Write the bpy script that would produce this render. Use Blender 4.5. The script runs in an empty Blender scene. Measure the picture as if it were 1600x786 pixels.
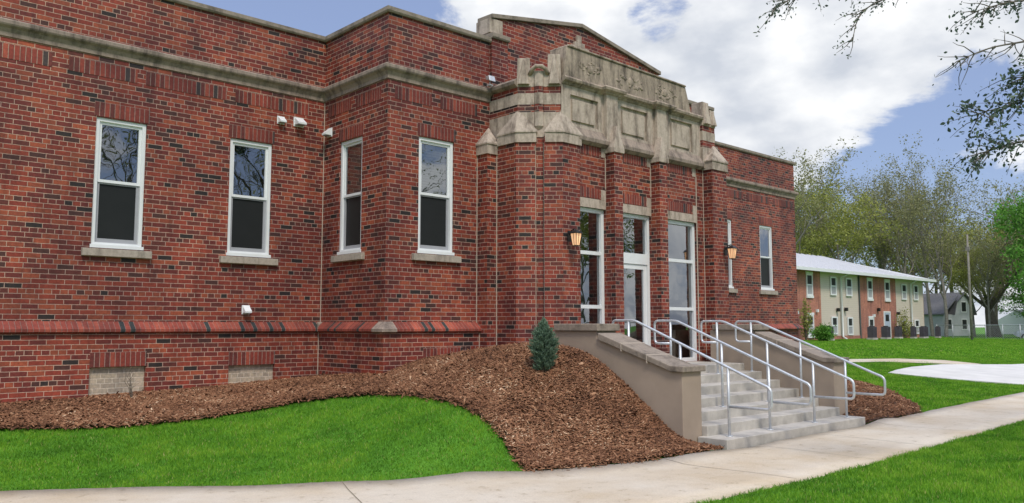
import bpy, math, random
import numpy as np
from mathutils import Vector, Matrix
R = math.radians
scene = bpy.context.scene
COL = scene.collection

# ------------------------------------------------------------------ camera
PITCH = math.atan(117/1290); ALPHA = math.atan(1400/math.hypot(1290, 117))
right = Vector((math.sin(ALPHA), -math.cos(ALPHA), 0))
fwd = Vector((math.cos(ALPHA), math.sin(ALPHA), 0))
look = fwd*math.cos(PITCH) + Vector((0, 0, math.sin(PITCH)))
up = right.cross(look)
cam = bpy.data.cameras.new('camera'); camo = bpy.data.objects.new('camera', cam); COL.objects.link(camo)
m = Matrix((right, up, -look)).transposed().to_4x4(); m.translation = Vector((0, 0, 1.6))
camo.matrix_world = m
cam.lens = 36*1290/1600; cam.sensor_width = 36; cam.clip_end = 1500; cam.clip_start = .05
scene.camera = camo
scene.render.resolution_x = 1024; scene.render.resolution_y = 503

# ------------------------------------------------------------------ world, sun, exposure
SUN_EL, SUN_AZ = 52, 207
w = bpy.data.worlds.new('World'); scene.world = w; w.use_nodes = True
nt = w.node_tree; N = nt.nodes; N.clear(); Lk = nt.links.new
def nd(t, **k):
    n = N.new(t)
    for a, b in k.items(): setattr(n, a, b)
    return n
out = nd('ShaderNodeOutputWorld'); bg = nd('ShaderNodeBackground'); Lk(bg.outputs[0], out.inputs[0])
sky = nd('ShaderNodeTexSky', sky_type='NISHITA', sun_disc=False, sun_elevation=R(SUN_EL), sun_rotation=R(SUN_AZ), altitude=200, air_density=1.0, dust_density=.6, ozone_density=2.0)
tc = nd('ShaderNodeTexCoord')
nrm = nd('ShaderNodeVectorMath', operation='NORMALIZE'); Lk(tc.outputs['Generated'], nrm.inputs[0])
mp = nd('ShaderNodeMapping'); mp.inputs['Scale'].default_value = (1, 1, 1.9); Lk(nrm.outputs[0], mp.inputs[0])
nz = nd('ShaderNodeTexNoise'); nz.inputs['Scale'].default_value = 3.6; nz.inputs['Detail'].default_value = 10; nz.inputs['Roughness'].default_value = .62; nz.inputs['Distortion'].default_value = .25
Lk(mp.outputs[0], nz.inputs['Vector'])
def sky_dir(px, py):
    return (look + right*((px-800)/1290) + up*((393-py)/1290)).normalized()
am = nd('ShaderNodeMath', operation='MULTIPLY_ADD'); Lk(nz.outputs['Fac'], am.inputs[0]); am.inputs[1].default_value = 2.6; am.inputs[2].default_value = -.8; acc = am.outputs[0]
# big cloud bank over the building, clear gap lower right, clear sky over the left wall
for px, py, rad, wt in [(1180, 60, 12, .42), (1400, 30, 12, .42), (900, 0, 8, .30), (1580, 20, 9, .34), (1250, 190, 5.5, .30), (730, 20, 6, .28),
                        (1530, 325, 5, .24), (1440, 245, 7.5, -.6), (1330, 270, 5, -.3), (1570, 215, 6, -.45), (1025, 15, 2.6, -.55), (470, 10, 9, -.26), (560, -60, 9, -.2)]:
    d = sky_dir(px, py)
    dt = nd('ShaderNodeVectorMath', operation='DOT_PRODUCT'); Lk(nrm.outputs[0], dt.inputs[0]); dt.inputs[1].default_value = d
    mr = nd('ShaderNodeMapRange', interpolation_type='SMOOTHSTEP')
    mr.inputs['From Min'].default_value = math.cos(R(rad*1.35)); mr.inputs['From Max'].default_value = math.cos(R(rad*.35)); mr.inputs['To Max'].default_value = wt
    Lk(dt.outputs['Value'], mr.inputs['Value'])
    ad = nd('ShaderNodeMath', operation='ADD'); Lk(acc, ad.inputs[0]); Lk(mr.outputs[0], ad.inputs[1]); acc = ad.outputs[0]
mask = nd('ShaderNodeMapRange', interpolation_type='SMOOTHSTEP'); mask.inputs['From Min'].default_value = .45; mask.inputs['From Max'].default_value = .70
Lk(acc, mask.inputs['Value'])
nz2 = nd('ShaderNodeTexNoise'); nz2.inputs['Scale'].default_value = 7; nz2.inputs['Detail'].default_value = 6; Lk(mp.outputs[0], nz2.inputs['Vector'])
cr = nd('ShaderNodeValToRGB'); cr.color_ramp.elements[0].position = .36; cr.color_ramp.elements[0].color = (3.6, 3.85, 4.3, 1); cr.color_ramp.elements[1].position = .62; cr.color_ramp.elements[1].color = (6.1, 6.15, 6.2, 1)
Lk(nz2.outputs['Fac'], cr.inputs[0])
tint = nd('ShaderNodeMixRGB', blend_type='MIX'); tint.inputs[0].default_value = .7; tint.inputs[2].default_value = (1.75, 2.15, 3.5, 1); Lk(sky.outputs[0], tint.inputs[1])
mx = nd('ShaderNodeMixRGB'); Lk(mask.outputs[0], mx.inputs[0]); Lk(tint.outputs[0], mx.inputs[1]); Lk(cr.outputs[0], mx.inputs[2])
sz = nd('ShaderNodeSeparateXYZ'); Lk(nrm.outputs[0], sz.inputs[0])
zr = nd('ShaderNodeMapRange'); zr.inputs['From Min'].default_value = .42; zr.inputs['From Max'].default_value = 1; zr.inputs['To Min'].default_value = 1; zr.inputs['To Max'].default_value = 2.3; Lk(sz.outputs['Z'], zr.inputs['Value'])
zm = nd('ShaderNodeVectorMath', operation='SCALE'); Lk(mx.outputs[0], zm.inputs[0]); Lk(zr.outputs[0], zm.inputs['Scale'])   # extra brightness added above the view to light the scene, like overcast overhead
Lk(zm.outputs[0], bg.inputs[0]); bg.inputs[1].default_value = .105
sun = bpy.data.lights.new('sun', 'SUN'); sun.energy = 1.5; sun.angle = R(12); sun.color = (1, .93, .82)
suno = bpy.data.objects.new('sun', sun); COL.objects.link(suno)
sd = Vector((math.sin(R(SUN_AZ))*math.cos(R(SUN_EL)), math.cos(R(SUN_AZ))*math.cos(R(SUN_EL)), math.sin(R(SUN_EL))))
suno.rotation_euler = sd.to_track_quat('Z', 'Y').to_euler()
vs = scene.view_settings; vs.view_transform = 'Standard'; vs.look = 'None'; vs.exposure = 0.74; vs.gamma = 1; vs.use_curve_mapping = False

# ------------------------------------------------------------------ materials
def newmat(name):
    m = bpy.data.materials.new(name); m.use_nodes = True
    t = m.node_tree; b = t.nodes['Principled BSDF']; return m, t, b
def node(t, ty, ins=None, **k):
    n = t.nodes.new(ty)
    for a, b in k.items(): setattr(n, a, b)
    for a, b in (ins or {}).items():
        if hasattr(b, 'links') or isinstance(b, bpy.types.NodeSocket): t.links.new(b, n.inputs[a])
        else: n.inputs[a].default_value = b
    return n
def ramp(t, fac, stops, interp='LINEAR'):
    n = t.nodes.new('ShaderNodeValToRGB'); t.links.new(fac, n.inputs[0]); cr = n.color_ramp; cr.interpolation = interp
    while len(cr.elements) < len(stops): cr.elements.new(.5)
    for e, (p, c) in zip(cr.elements, stops): e.position = p; e.color = (*c, 1)
    return n.outputs[0]
def c4(c): return (c[0], c[1], c[2], 1)
def simple(name, col, rough=.6, metal=0, var=.12, scale=6, bump=0, spec=.4, bscale=40):
    m, t, b = newmat(name)
    g = node(t, 'ShaderNodeNewGeometry')
    n = node(t, 'ShaderNodeTexNoise', {'Vector': g.outputs['Position'], 'Scale': scale, 'Detail': 6, 'Roughness': .6})
    lo = tuple(x*(1-var) for x in col); hi = tuple(min(1, x*(1+var)) for x in col)
    t.links.new(ramp(t, n.outputs['Fac'], [(.3, lo), (.7, hi)]), b.inputs['Base Color'])
    b.inputs['Roughness'].default_value = rough; b.inputs['Metallic'].default_value = metal; b.inputs['Specular IOR Level'].default_value = spec
    if bump:
        n2 = node(t, 'ShaderNodeTexNoise', {'Vector': g.outputs['Position'], 'Scale': bscale, 'Detail': 5})
        bp = node(t, 'ShaderNodeBump', {'Height': n2.outputs['Fac'], 'Strength': bump, 'Distance': .01}); t.links.new(bp.outputs[0], b.inputs['Normal'])
    return m
def brickmat(name, stops, mortar, soldier=False, w_=.2032, h_=.0677, msize=.011, wear=.25):
    m, t, b = newmat(name)
    uv = node(t, 'ShaderNodeUVMap', uv_map='UVMap')
    # slight waviness so that the joints are not ruler-straight
    wv = node(t, 'ShaderNodeTexNoise', {'Vector': uv.outputs[0], 'Scale': 9, 'Detail': 3})
    sb = node(t, 'ShaderNodeVectorMath', {0: wv.outputs['Color'], 1: (.5, .5, .5)}, operation='SUBTRACT')
    sc = node(t, 'ShaderNodeVectorMath', {0: sb.outputs[0], 'Scale': .008}, operation='SCALE')
    av = node(t, 'ShaderNodeVectorMath', {0: uv.outputs[0], 1: sc.outputs[0]}, operation='ADD')
    br = node(t, 'ShaderNodeTexBrick', {'Vector': av.outputs[0], 'Color1': (0, 0, 0, 1), 'Color2': (1, 1, 1, 1), 'Mortar': (.5, .5, .5, 1),
              'Scale': 1, 'Mortar Size': msize*.5, 'Mortar Smooth': .25, 'Bias': 0, 'Brick Width': w_, 'Row Height': h_})
    br.offset = 0 if soldier else .5; br.offset_frequency = 2
    br.squash = 1 if soldier else .5; br.squash_frequency = 2 if soldier else 6
    col = ramp(t, br.outputs['Color'], stops, 'CONSTANT')
    # patchy tone inside and between bricks
    g = node(t, 'ShaderNodeNewGeometry')
    n1 = node(t, 'ShaderNodeTexNoise', {'Vector': g.outputs['Position'], 'Scale': 1.1, 'Detail': 5, 'Roughness': .65})
    n2 = node(t, 'ShaderNodeTexNoise', {'Vector': g.outputs['Position'], 'Scale': 26, 'Detail': 4, 'Roughness': .7})
    v1 = ramp(t, n1.outputs['Fac'], [(.32, (1-wear, 1-wear*1.05, 1-wear)), (.68, (1.0+wear*.7, 1.0+wear*.6, 1.0+wear*.5))])
    v2 = ramp(t, n2.outputs['Fac'], [(.3, (.72, .74, .78)), (.7, (1.25, 1.2, 1.16))])
    m1 = node(t, 'ShaderNodeMixRGB', {0: 1, 1: col, 2: v1}, blend_type='MULTIPLY')
    m2 = node(t, 'ShaderNodeMixRGB', {0: 1, 1: m1.outputs[0], 2: v2}, blend_type='MULTIPLY')
    mo = node(t, 'ShaderNodeMixRGB', {0: 1, 1: (*mortar, 1), 2: v2}, blend_type='MULTIPLY')
    mo2 = node(t, 'ShaderNodeMixRGB', {0: 1, 1: mo.outputs[0], 2: v1}, blend_type='MULTIPLY')
    fin = node(t, 'ShaderNodeMixRGB', {0: br.outputs['Fac'], 1: m2.outputs[0], 2: mo2.outputs[0]})
    smp = node(t, 'ShaderNodeMapping', {'Vector': g.outputs['Position'], 'Scale': (2.6, 2.6, .32)})
    n5 = node(t, 'ShaderNodeTexNoise', {'Vector': smp.outputs[0], 'Scale': 1.5, 'Detail': 7, 'Roughness': .65})
    n6 = node(t, 'ShaderNodeTexNoise', {'Vector': g.outputs['Position'], 'Scale': .55, 'Detail': 4})
    st1 = ramp(t, n5.outputs['Fac'], [(.34, (.70, .70, .72)), (.5, (1, 1, 1)), (.72, (1.10, 1.08, 1.06))])
    st2 = ramp(t, n6.outputs['Fac'], [(.35, (.86, .84, .88)), (.65, (1.10, 1.06, 1.0))])
    f1 = node(t, 'ShaderNodeMixRGB', {0: 1, 1: fin.outputs[0], 2: st1}, blend_type='MULTIPLY'); fin = node(t, 'ShaderNodeMixRGB', {0: 1, 1: f1.outputs[0], 2: st2}, blend_type='MULTIPLY')
    t.links.new(fin.outputs[0], b.inputs['Base Color'])
    rr = ramp(t, br.outputs['Fac'], [(0, (.62,)*3), (1, (.95,)*3)]); t.links.new(rr, b.inputs['Roughness'])
    b.inputs['Specular IOR Level'].default_value = .3
    inv = node(t, 'ShaderNodeMath', {0: 1.0, 1: br.outputs['Fac']}, operation='SUBTRACT')
    ad = node(t, 'ShaderNodeMath', {0: n2.outputs['Fac'], 1: .35, 2: inv.outputs[0]}, operation='MULTIPLY_ADD')
    bp = node(t, 'ShaderNodeBump', {'Height': ad.outputs[0], 'Strength': .8, 'Distance': .011}); t.links.new(bp.outputs[0], b.inputs['Normal'])
    return m
REDS = [(0, (.030, .024, .023)), (.035, (.070, .031, .027)), (.10, (.12, .034, .027)), (.22, (.14, .031, .026)), (.42, (.205, .040, .027)),
        (.60, (.25, .050, .031)), (.78, (.24, .062, .035)), (.90, (.31, .078, .040))]
SOLD = [(0, (.05, .04, .04)), (.08, (.13, .035, .03)), (.3, (.20, .042, .031)), (.6, (.25, .052, .035)), (.85, (.29, .07, .045))]
LEDG = [(0, (.035, .045, .045)), (.14, (.22, .055, .04)), (.4, (.28, .065, .045)), (.7, (.33, .085, .055))]
B = brickmat('red_brick', REDS, (.46, .33, .265), msize=.0098)
BS = brickmat('soldier_brick', SOLD, (.33, .25, .21), soldier=True, msize=.010)
BL = brickmat('ledge_brick', LEDG, (.30, .21, .18), soldier=True, msize=.007)
BT = brickmat('tan_brick', [(0, (.33, .29, .23)), (.4, (.40, .35, .27)), (.75, (.47, .41, .32))], (.62, .57, .47), w_=.2032, h_=.0677, wear=.12)
BF = brickmat('far_brick', [(0, (.40, .165, .12)), (.3, (.45, .185, .135)), (.7, (.49, .205, .15))], (.48, .30, .24), wear=.1)
def stonemat(name, base, dark, amt=.5, streak=True):
    m, t, b = newmat(name)
    g = node(t, 'ShaderNodeNewGeometry')
    mp = node(t, 'ShaderNodeMapping', {'Vector': g.outputs['Position'], 'Scale': (5, 5, 1.3) if streak else (3, 3, 3)})
    n1 = node(t, 'ShaderNodeTexNoise', {'Vector': mp.outputs[0], 'Scale': 1.3, 'Detail': 8, 'Roughness': .68})
    n2 = node(t, 'ShaderNodeTexNoise', {'Vector': g.outputs['Position'], 'Scale': 22, 'Detail': 6, 'Roughness': .7})
    a = ramp(t, n1.outputs['Fac'], [(.30, dark), (.42+.18*amt, base), (.8, tuple(x*1.12 for x in base))])
    v2 = ramp(t, n2.outputs['Fac'], [(.3, (.78, .78, .78)), (.7, (1.12, 1.12, 1.1))])
    mm = node(t, 'ShaderNodeMixRGB', {0: 1, 1: a, 2: v2}, blend_type='MULTIPLY')
    t.links.new(mm.outputs[0], b.inputs['Base Color']); b.inputs['Roughness'].default_value = .88; b.inputs['Specular IOR Level'].default_value = .25
    bp = node(t, 'ShaderNodeBump', {'Height': n2.outputs['Fac'], 'Strength': .4, 'Distance': .01}); t.links.new(bp.outputs[0], b.inputs['Normal'])
    return m
ST = stonemat('limestone', (.48, .395, .325), (.15, .115, .09), .62)
STD = stonemat('weathered_limestone', (.40, .32, .25), (.06, .048, .04), .85)
STG = stonemat('grey_stone', (.31, .245, .20), (.10, .08, .068), .6)
STS = stonemat('sill_stone', (.38, .325, .27), (.20, .17, .14), .4)
STC = stonemat('coping_stone', (.29, .24, .195), (.12, .10, .08), .5, False)
CON = simple('step_concrete', (.42, .39, .345), .85, var=.28, scale=3.2, bump=.3, bscale=60)
STUC = simple('stucco', (.34, .268, .205), .9, var=.13, scale=1.6, bump=.25, bscale=140)
WHT = simple('white_vinyl', (.74, .75, .75), .35, var=.03, spec=.5)
GRY = simple('grey_sash', (.34, .34, .36), .45, var=.05)
SCR = simple('insect_screen', (.017, .018, .018), .45, spec=.25, var=.1, scale=3)
DRK = simple('dark_interior', (.02, .02, .02), .9, var=.1)
BLD = simple('blind', (.20, .21, .19), .8, var=.12, scale=2)
IW = simple('interior_wall', (.25, .25, .22), .9, var=.05)
IF = simple('interior_floor', (.16, .13, .11), .5)
MET = simple('galvanised', (.60, .62, .64), .45, metal=.55, var=.12, scale=18)
BLK = simple('black_iron', (.015, .015, .015), .45, var=.1)
COP = simple('metal_coping', (.12, .13, .13), .5, metal=.3, var=.15)
ROOF = simple('flat_roof', (.12, .12, .12), .9)
BARK = simple('bark', (.13, .11, .085), .95, var=.35, scale=8, bump=.5)
BARKG = simple('grey_bark', (.22, .20, .17), .95, var=.3, scale=8, bump=.5)
def glassmat():
    m, t, b = newmat('window_glass'); t.nodes.remove(b)
    o = t.nodes['Material Output']
    g = node(t, 'ShaderNodeNewGeometry')
    n = node(t, 'ShaderNodeTexNoise', {'Vector': g.outputs['Position'], 'Scale': 1.6, 'Detail': 2})
    bp = node(t, 'ShaderNodeBump', {'Height': n.outputs['Fac'], 'Strength': .12, 'Distance': .03})
    gl = node(t, 'ShaderNodeBsdfGlossy', {'Color': (.93, .96, 1, 1), 'Roughness': .01, 'Normal': bp.outputs[0]})
    tr = node(t, 'ShaderNodeBsdfTransparent', {'Color': (.80, .84, .82, 1)})
    fr = node(t, 'ShaderNodeFresnel', {'IOR': 1.5})
    f2 = node(t, 'ShaderNodeMath', {0: fr.outputs[0], 1: 2.2, 2: .15}, operation='MULTIPLY_ADD', use_clamp=True)
    mx = node(t, 'ShaderNodeMixShader', {0: f2.outputs[0], 1: tr.outputs[0], 2: gl.outputs[0]}); t.links.new(mx.outputs[0], o.inputs[0])
    return m
GL = glassmat()
def emat(name, col, s):
    m, t, b = newmat(name); b.inputs['Base Color'].default_value = c4(col); b.inputs['Emission Color'].default_value = c4(col); b.inputs['Emission Strength'].default_value = s; return m
LAMP = emat('lamp_glow', (1.0, .56, .30), .36)
def attrmat(name, stops, rough=.8, trans=0, sheen=0):
    m, t, b = newmat(name)
    a = node(t, 'ShaderNodeAttribute', attribute_name='rnd')
    c = ramp(t, a.outputs['Fac'], stops); t.links.new(c, b.inputs['Base Color']); b.inputs['Roughness'].default_value = rough; b.inputs['Specular IOR Level'].default_value = .25
    if trans:
        o = t.nodes['Material Output']; tl = node(t, 'ShaderNodeBsdfTranslucent', {'Color': c})
        mx = node(t, 'ShaderNodeMixShader', {0: trans, 1: b.outputs[0], 2: tl.outputs[0]}); t.links.new(mx.outputs[0], o.inputs[0])
    return m
GRASS = attrmat('grass_blade', [(0, (.045, .15, .010)), (.42, (.14, .34, .020)), (.85, (.29, .49, .04)), (1, (.42, .40, .14))], .7, .35)
CHIP = attrmat('bark_chip', [(0, (.065, .03, .016)), (.3, (.17, .076, .038)), (.62, (.27, .13, .067)), (.86, (.40, .225, .125)), (1, (.64, .47, .31))], .85)
LEAF_Y = attrmat('leaf_yellow_green', [(0, (.17, .20, .045)), (.5, (.32, .35, .08)), (1, (.50, .50, .16))], .8, .4)
LEAF_O = attrmat('leaf_olive', [(0, (.16, .165, .07)), (.5, (.26, .26, .11)), (1, (.38, .37, .18))], .8, .4)
LEAF_G = attrmat('leaf_green', [(0, (.06, .17, .02)), (.5, (.13, .31, .045)), (1, (.22, .44, .08))], .8, .4)
LEAF_D = attrmat('leaf_dark', [(0, (.045, .07, .06)), (.6, (.10, .14, .105)), (1, (.19, .24, .14))], .8, .25)
LEAF_N = attrmat('needle', [(0, (.035, .07, .04)), (.5, (.10, .165, .105)), (1, (.22, .31, .22))], .85)
def groundmat(name, cols, scale=3, rough=.95, bump=.6, bscale=30):
    m, t, b = newmat(name)
    g = node(t, 'ShaderNodeNewGeometry')
    n = node(t, 'ShaderNodeTexNoise', {'Vector': g.outputs['Position'], 'Scale': scale, 'Detail': 8, 'Roughness': .65})
    n3 = node(t, 'ShaderNodeTexNoise', {'Vector': g.outputs['Position'], 'Scale': bscale, 'Detail': 6, 'Roughness': .7})
    a = ramp(t, n.outputs['Fac'], cols); v = ramp(t, n3.outputs['Fac'], [(.3, (.7,)*3), (.7, (1.25,)*3)])
    mm = node(t, 'ShaderNodeMixRGB', {0: 1, 1: a, 2: v}, blend_type='MULTIPLY')
    t.links.new(mm.outputs[0], b.inputs['Base Color']); b.inputs['Roughness'].default_value = rough; b.inputs['Specular IOR Level'].default_value = .2
    bp = node(t, 'ShaderNodeBump', {'Height': n3.outputs['Fac'], 'Strength': bump, 'Distance': .03}); t.links.new(bp.outputs[0], b.inputs['Normal'])
    return m
LAWN = groundmat('lawn_ground', [(.3, (.05, .15, .012)), (.5, (.08, .22, .018)), (.72, (.12, .29, .028))], 1.3)
MULCH = groundmat('mulch_ground', [(.3, (.04, .022, .014)), (.55, (.085, .045, .027)), (.75, (.14, .08, .048))], 12, bscale=45)
def pathmat():
    m, t, b = newmat('path_concrete')
    g = node(t, 'ShaderNodeNewGeometry'); P = g.outputs['Position']
    n1 = node(t, 'ShaderNodeTexNoise', {'Vector': P, 'Scale': .7, 'Detail': 7, 'Roughness': .6})
    n2 = node(t, 'ShaderNodeTexNoise', {'Vector': P, 'Scale': 6, 'Detail': 8, 'Roughness': .75})
    n3 = node(t, 'ShaderNodeTexNoise', {'Vector': P, 'Scale': 70, 'Detail': 4})
    a = ramp(t, n1.outputs['Fac'], [(.35, (.50, .405, .285)), (.62, (.58, .51, .41))])
    s = ramp(t, n2.outputs['Fac'], [(.29, (.52, .46, .37)), (.42, (1, 1, 1)), (.75, (1.08, 1.08, 1.08))])
    v = ramp(t, n3.outputs['Fac'], [(.3, (.9,)*3), (.7, (1.08,)*3)])
    m1 = node(t, 'ShaderNodeMixRGB', {0: 1, 1: a, 2: s}, blend_type='MULTIPLY'); m2 = node(t, 'ShaderNodeMixRGB', {0: 1, 1: m1.outputs[0], 2: v}, blend_type='MULTIPLY')
    t.links.new(m2.outputs[0], b.inputs['Base Color']); b.inputs['Roughness'].default_value = .9; b.inputs['Specular IOR Level'].default_value = .25
    bp = node(t, 'ShaderNodeBump', {'Height': n3.outputs['Fac'], 'Strength': .25, 'Distance': .01}); t.links.new(bp.outputs[0], b.inputs['Normal'])
    return m
PATH = pathmat()
JOINT = simple('joint', (.25, .205, .15), .95)

# ------------------------------------------------------------------ mesh builder
class MB:
    def __init__(s): s.v = []; s.f = []; s.m = []; s.uv = []; s.mats = []
    def mi(s, mat):
        if mat not in s.mats: s.mats.append(mat)
        return s.mats.index(mat)
    def face(s, pts, mat, uv=None):
        i = len(s.v); s.v += [tuple(p) for p in pts]; s.f.append(tuple(range(i, i+len(pts)))); s.m.append(s.mi(mat)); s.uv.append(uv)
    def box(s, x0, x1, y0, y1, z0, z1, mat, mode=None):
        s.hexa([(x0, y0, z0), (x1, y0, z0), (x1, y1, z0), (x0, y1, z0)], [(x0, y0, z1), (x1, y0, z1), (x1, y1, z1), (x0, y1, z1)], mat, mode)
    def hexa(s, b, t, mat, mode=None):
        n = len(b); s.face(list(reversed(b)), mat, mode); s.face(t, mat, mode)
        for i in range(n):
            j = (i+1) % n; s.face([b[i], b[j], t[j], t[i]], mat, mode)
    def prism_x(s, prof, x0, x1, mat):   # prof: (y,z) list
        a = [(x0, y, z) for y, z in prof]; b = [(x1, y, z) for y, z in prof]; s.loft(a, b, mat)
    def prism_y(s, prof, y0, y1, mat):
        a = [(x, y0, z) for x, z in prof]; b = [(x, y1, z) for x, z in prof]; s.loft(a, b, mat)
    def loft(s, a, b, mat):
        s.face(list(reversed(a)), mat); s.face(b, mat); n = len(a)
        for i in range(n):
            j = (i+1) % n; s.face([a[i], a[j], b[j], b[i]], mat)
    def wall(s, p0, p1, z0, z1, holes=(), mat=None, rec=.1):
        # p0->p1 with the outside on the right-hand side; holes (u0,u1,z0,z1) with reveals going inwards
        mat = mat or B
        p0 = Vector((*p0, 0)); p1 = Vector((*p1, 0)); L = (p1-p0).length; t = (p1-p0)/L; n = Vector((t.y, -t.x, 0))
        us = sorted({0, L, *[h[0] for h in holes], *[h[1] for h in holes]}); zs = sorted({z0, z1, *[h[2] for h in holes], *[h[3] for h in holes]})
        P = lambda u, z, d=0: (p0+t*u-n*d+Vector((0, 0, z)))
        for a, b in zip(us, us[1:]):
            for c, d in zip(zs, zs[1:]):
                mu, mz = (a+b)/2, (c+d)/2
                if any(h[0] < mu < h[1] and h[2] < mz < h[3] for h in holes): continue
                s.face([P(a, c), P(b, c), P(b, d), P(a, d)], mat)
        for h in holes:
            a, b, c, d = h[:4]
            s.face([P(a, c), P(a, c, rec), P(a, d, rec), P(a, d)][::-1], mat); s.face([P(b, c), P(b, c, rec), P(b, d, rec), P(b, d)], mat)
            s.face([P(a, d), P(b, d), P(b, d, rec), P(a, d, rec)][::-1], mat); s.face([P(a, c), P(b, c), P(b, c, rec), P(a, c, rec)], mat)
    def sweep(s, prof, path, mat, mode=None, caps=True):
        # prof: (outward offset, z); path in plan, outside on the right of travel
        P = [Vector(p) for p in path]; nrm = []
        for a, b in zip(P, P[1:]):
            t = (b-a).normalized(); nrm.append(Vector((t.y, -t.x)))
        rings = []
        for i, p in enumerate(P):
            if i == 0: mv = nrm[0]
            elif i == len(P)-1: mv = nrm[-1]
            else:
                k = nrm[i-1]+nrm[i]; mv = k/ (k.dot(nrm[i]))
            rings.append([(p.x+mv.x*o, p.y+mv.y*o, z) for o, z in prof])
        for i in range(len(P)-1):
            a, b = rings[i], rings[i+1]
            t = (P[i+1]-P[i]).normalized(); dacc = 0
            for j in range(len(prof)-1):
                pts = [a[j], b[j], b[j+1], a[j+1]]
                if mode == 's':
                    dl = math.dist(prof[j], prof[j+1]); uu = lambda q: q[0]*t.x+q[1]*t.y
                    s.face(pts, mat, [(dacc+.004, uu(pts[0])), (dacc+.004, uu(pts[1])), (dacc+dl, uu(pts[2])), (dacc+dl, uu(pts[3]))]); dacc += 0
                else: s.face(pts, mat)
        if caps:
            s.face(rings[0], mat); s.face(list(reversed(rings[-1])), mat)
    def soldier(s, p0, p1, u0, u1, z0, z1, proud=.004, mat=None):
        mat = mat or BS
        p0 = Vector((*p0, 0)); p1 = Vector((*p1, 0)); t = (p1-p0).normalized(); n = Vector((t.y, -t.x, 0))
        q = lambda u, z, d=proud: p0+t*u+n*d+Vector((0, 0, z))
        off = random.random()*.01
        s.face([q(u0, z0), q(u1, z0), q(u1, z1), q(u0, z1)], mat, [(0.003, 0.0+off), (0.003, u1-u0+off), (z1-z0-.002, u1-u0+off), (z1-z0-.002, off)])
        for a, b in (((u0, z0), (u0, z1)), ((u1, z1), (u1, z0)), ((u1, z0), (u0, z0)), ((u0, z1), (u1, z1))):
            s.face([q(*a, 0), q(*a), q(*b), q(*b, 0)][::-1], mat, [(0, 0), (0, .02), (.02, .02), (.02, 0)])
    def tube(s, pts, rad, mat, n=8, caps=True):
        pts = [Vector(p) for p in pts]; rs = rad if isinstance(rad, (list, tuple)) else [rad]*len(pts)
        rings = []; prev = None
        for i, p in enumerate(pts):
            t = (pts[min(i+1, len(pts)-1)]-pts[max(i-1, 0)]).normalized()
            if prev is None: a = t.orthogonal().normalized()
            else:
                a = prev - t*prev.dot(t); a = a.normalized() if a.length > 1e-6 else t.orthogonal().normalized()
            prev = a; b = t.cross(a); base = len(s.v)
            for k in range(n):
                an = 2*math.pi*k/n; s.v.append(tuple(p+(a*math.cos(an)+b*math.sin(an))*rs[i]))
            rings.append(base)
        mi = s.mi(mat)
        for i in range(len(rings)-1):
            for k in range(n):
                k2 = (k+1) % n; s.f.append((rings[i]+k, rings[i]+k2, rings[i+1]+k2, rings[i+1]+k)); s.m.append(mi); s.uv.append('smooth')
        if caps:
            s.f.append(tuple(rings[0]+k for k in reversed(range(n)))); s.m.append(mi); s.uv.append(None)
            s.f.append(tuple(rings[-1]+k for k in range(n))); s.m.append(mi); s.uv.append(None)
    def build(s, name, parent=None, bevel=0, loc=None):
        me = bpy.data.meshes.new(name); 
        off = Vector(loc) if loc else Vector((0, 0, 0))
        me.from_pydata([tuple(Vector(v)-off) for v in s.v] if loc else s.v, [], s.f); 
        for mt in s.mats: me.materials.append(mt)
        me.polygons.foreach_set('material_index', s.m)
        me.polygons.foreach_set('use_smooth', [u == 'smooth' for u in s.uv])
        if len(s.f) < 30000:
            ul = me.uv_layers.new(name='UVMap').data
            for p, u in zip(me.polygons, s.uv):
                if isinstance(u, list):
                    for k, li in enumerate(p.loop_indices): ul[li].uv = u[k]
                else:
                    n = p.normal
                    if abs(n.z) > .75: 
                        for li in p.loop_indices:
                            c = s.v[me.loops[li].vertex_index]; ul[li].uv = (c[0], c[1])
                    else:
                        h = math.hypot(n.x, n.y) or 1; tx, ty = -n.y/h, n.x/h
                        for li in p.loop_indices:
                            c = s.v[me.loops[li].vertex_index]; ul[li].uv = (c[0]*tx+c[1]*ty, c[2])
        o = bpy.data.objects.new(name, me); COL.objects.link(o)
        if loc: o.location = off
        if parent: o.parent = parent; 
        if bevel:
            b = o.modifiers.new('b', 'BEVEL'); b.width = bevel; b.segments = 2; b.limit_method = 'ANGLE'; b.angle_limit = R(40)
            wd = o.modifiers.new('w', 'WELD'); wd.merge_threshold = .0004
            with_order = list(o.modifiers); o.modifiers.move(1, 0)
        return o
def fillet(pts, r, n=4):
    pts = [Vector(p) for p in pts]; o = [pts[0]]
    for a, p, b in zip(pts, pts[1:], pts[2:]):
        d1 = (a-p); d2 = (b-p); rr = min(r, d1.length*.49, d2.length*.49); d1.normalize(); d2.normalize()
        s_, e_ = p+d1*rr, p+d2*rr
        for k in range(n+1):
            t = k/n; o.append(s_*(1-t)**2+p*2*t*(1-t)+e_*t*t)
    o.append(pts[-1]); return o
def tag(o, label=None, cat=None, group=None, kind=None):
    if label: o['label'] = label
    if cat: o['category'] = cat
    if group: o['group'] = group
    if kind: o['kind'] = kind
    return o
def empty(name, loc=(0, 0, 0), rz=0):
    o = bpy.data.objects.new(name, None); COL.objects.link(o); o.location = loc; o.rotation_euler.z = rz; o.empty_display_size = .2; return o
def copy_tree(o, parent=None):
    c = o.copy(); COL.objects.link(c)
    if parent: c.parent = parent
    for ch in [x for x in COL.objects if x.parent == o]: copy_tree(ch, c)
    return c
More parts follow.
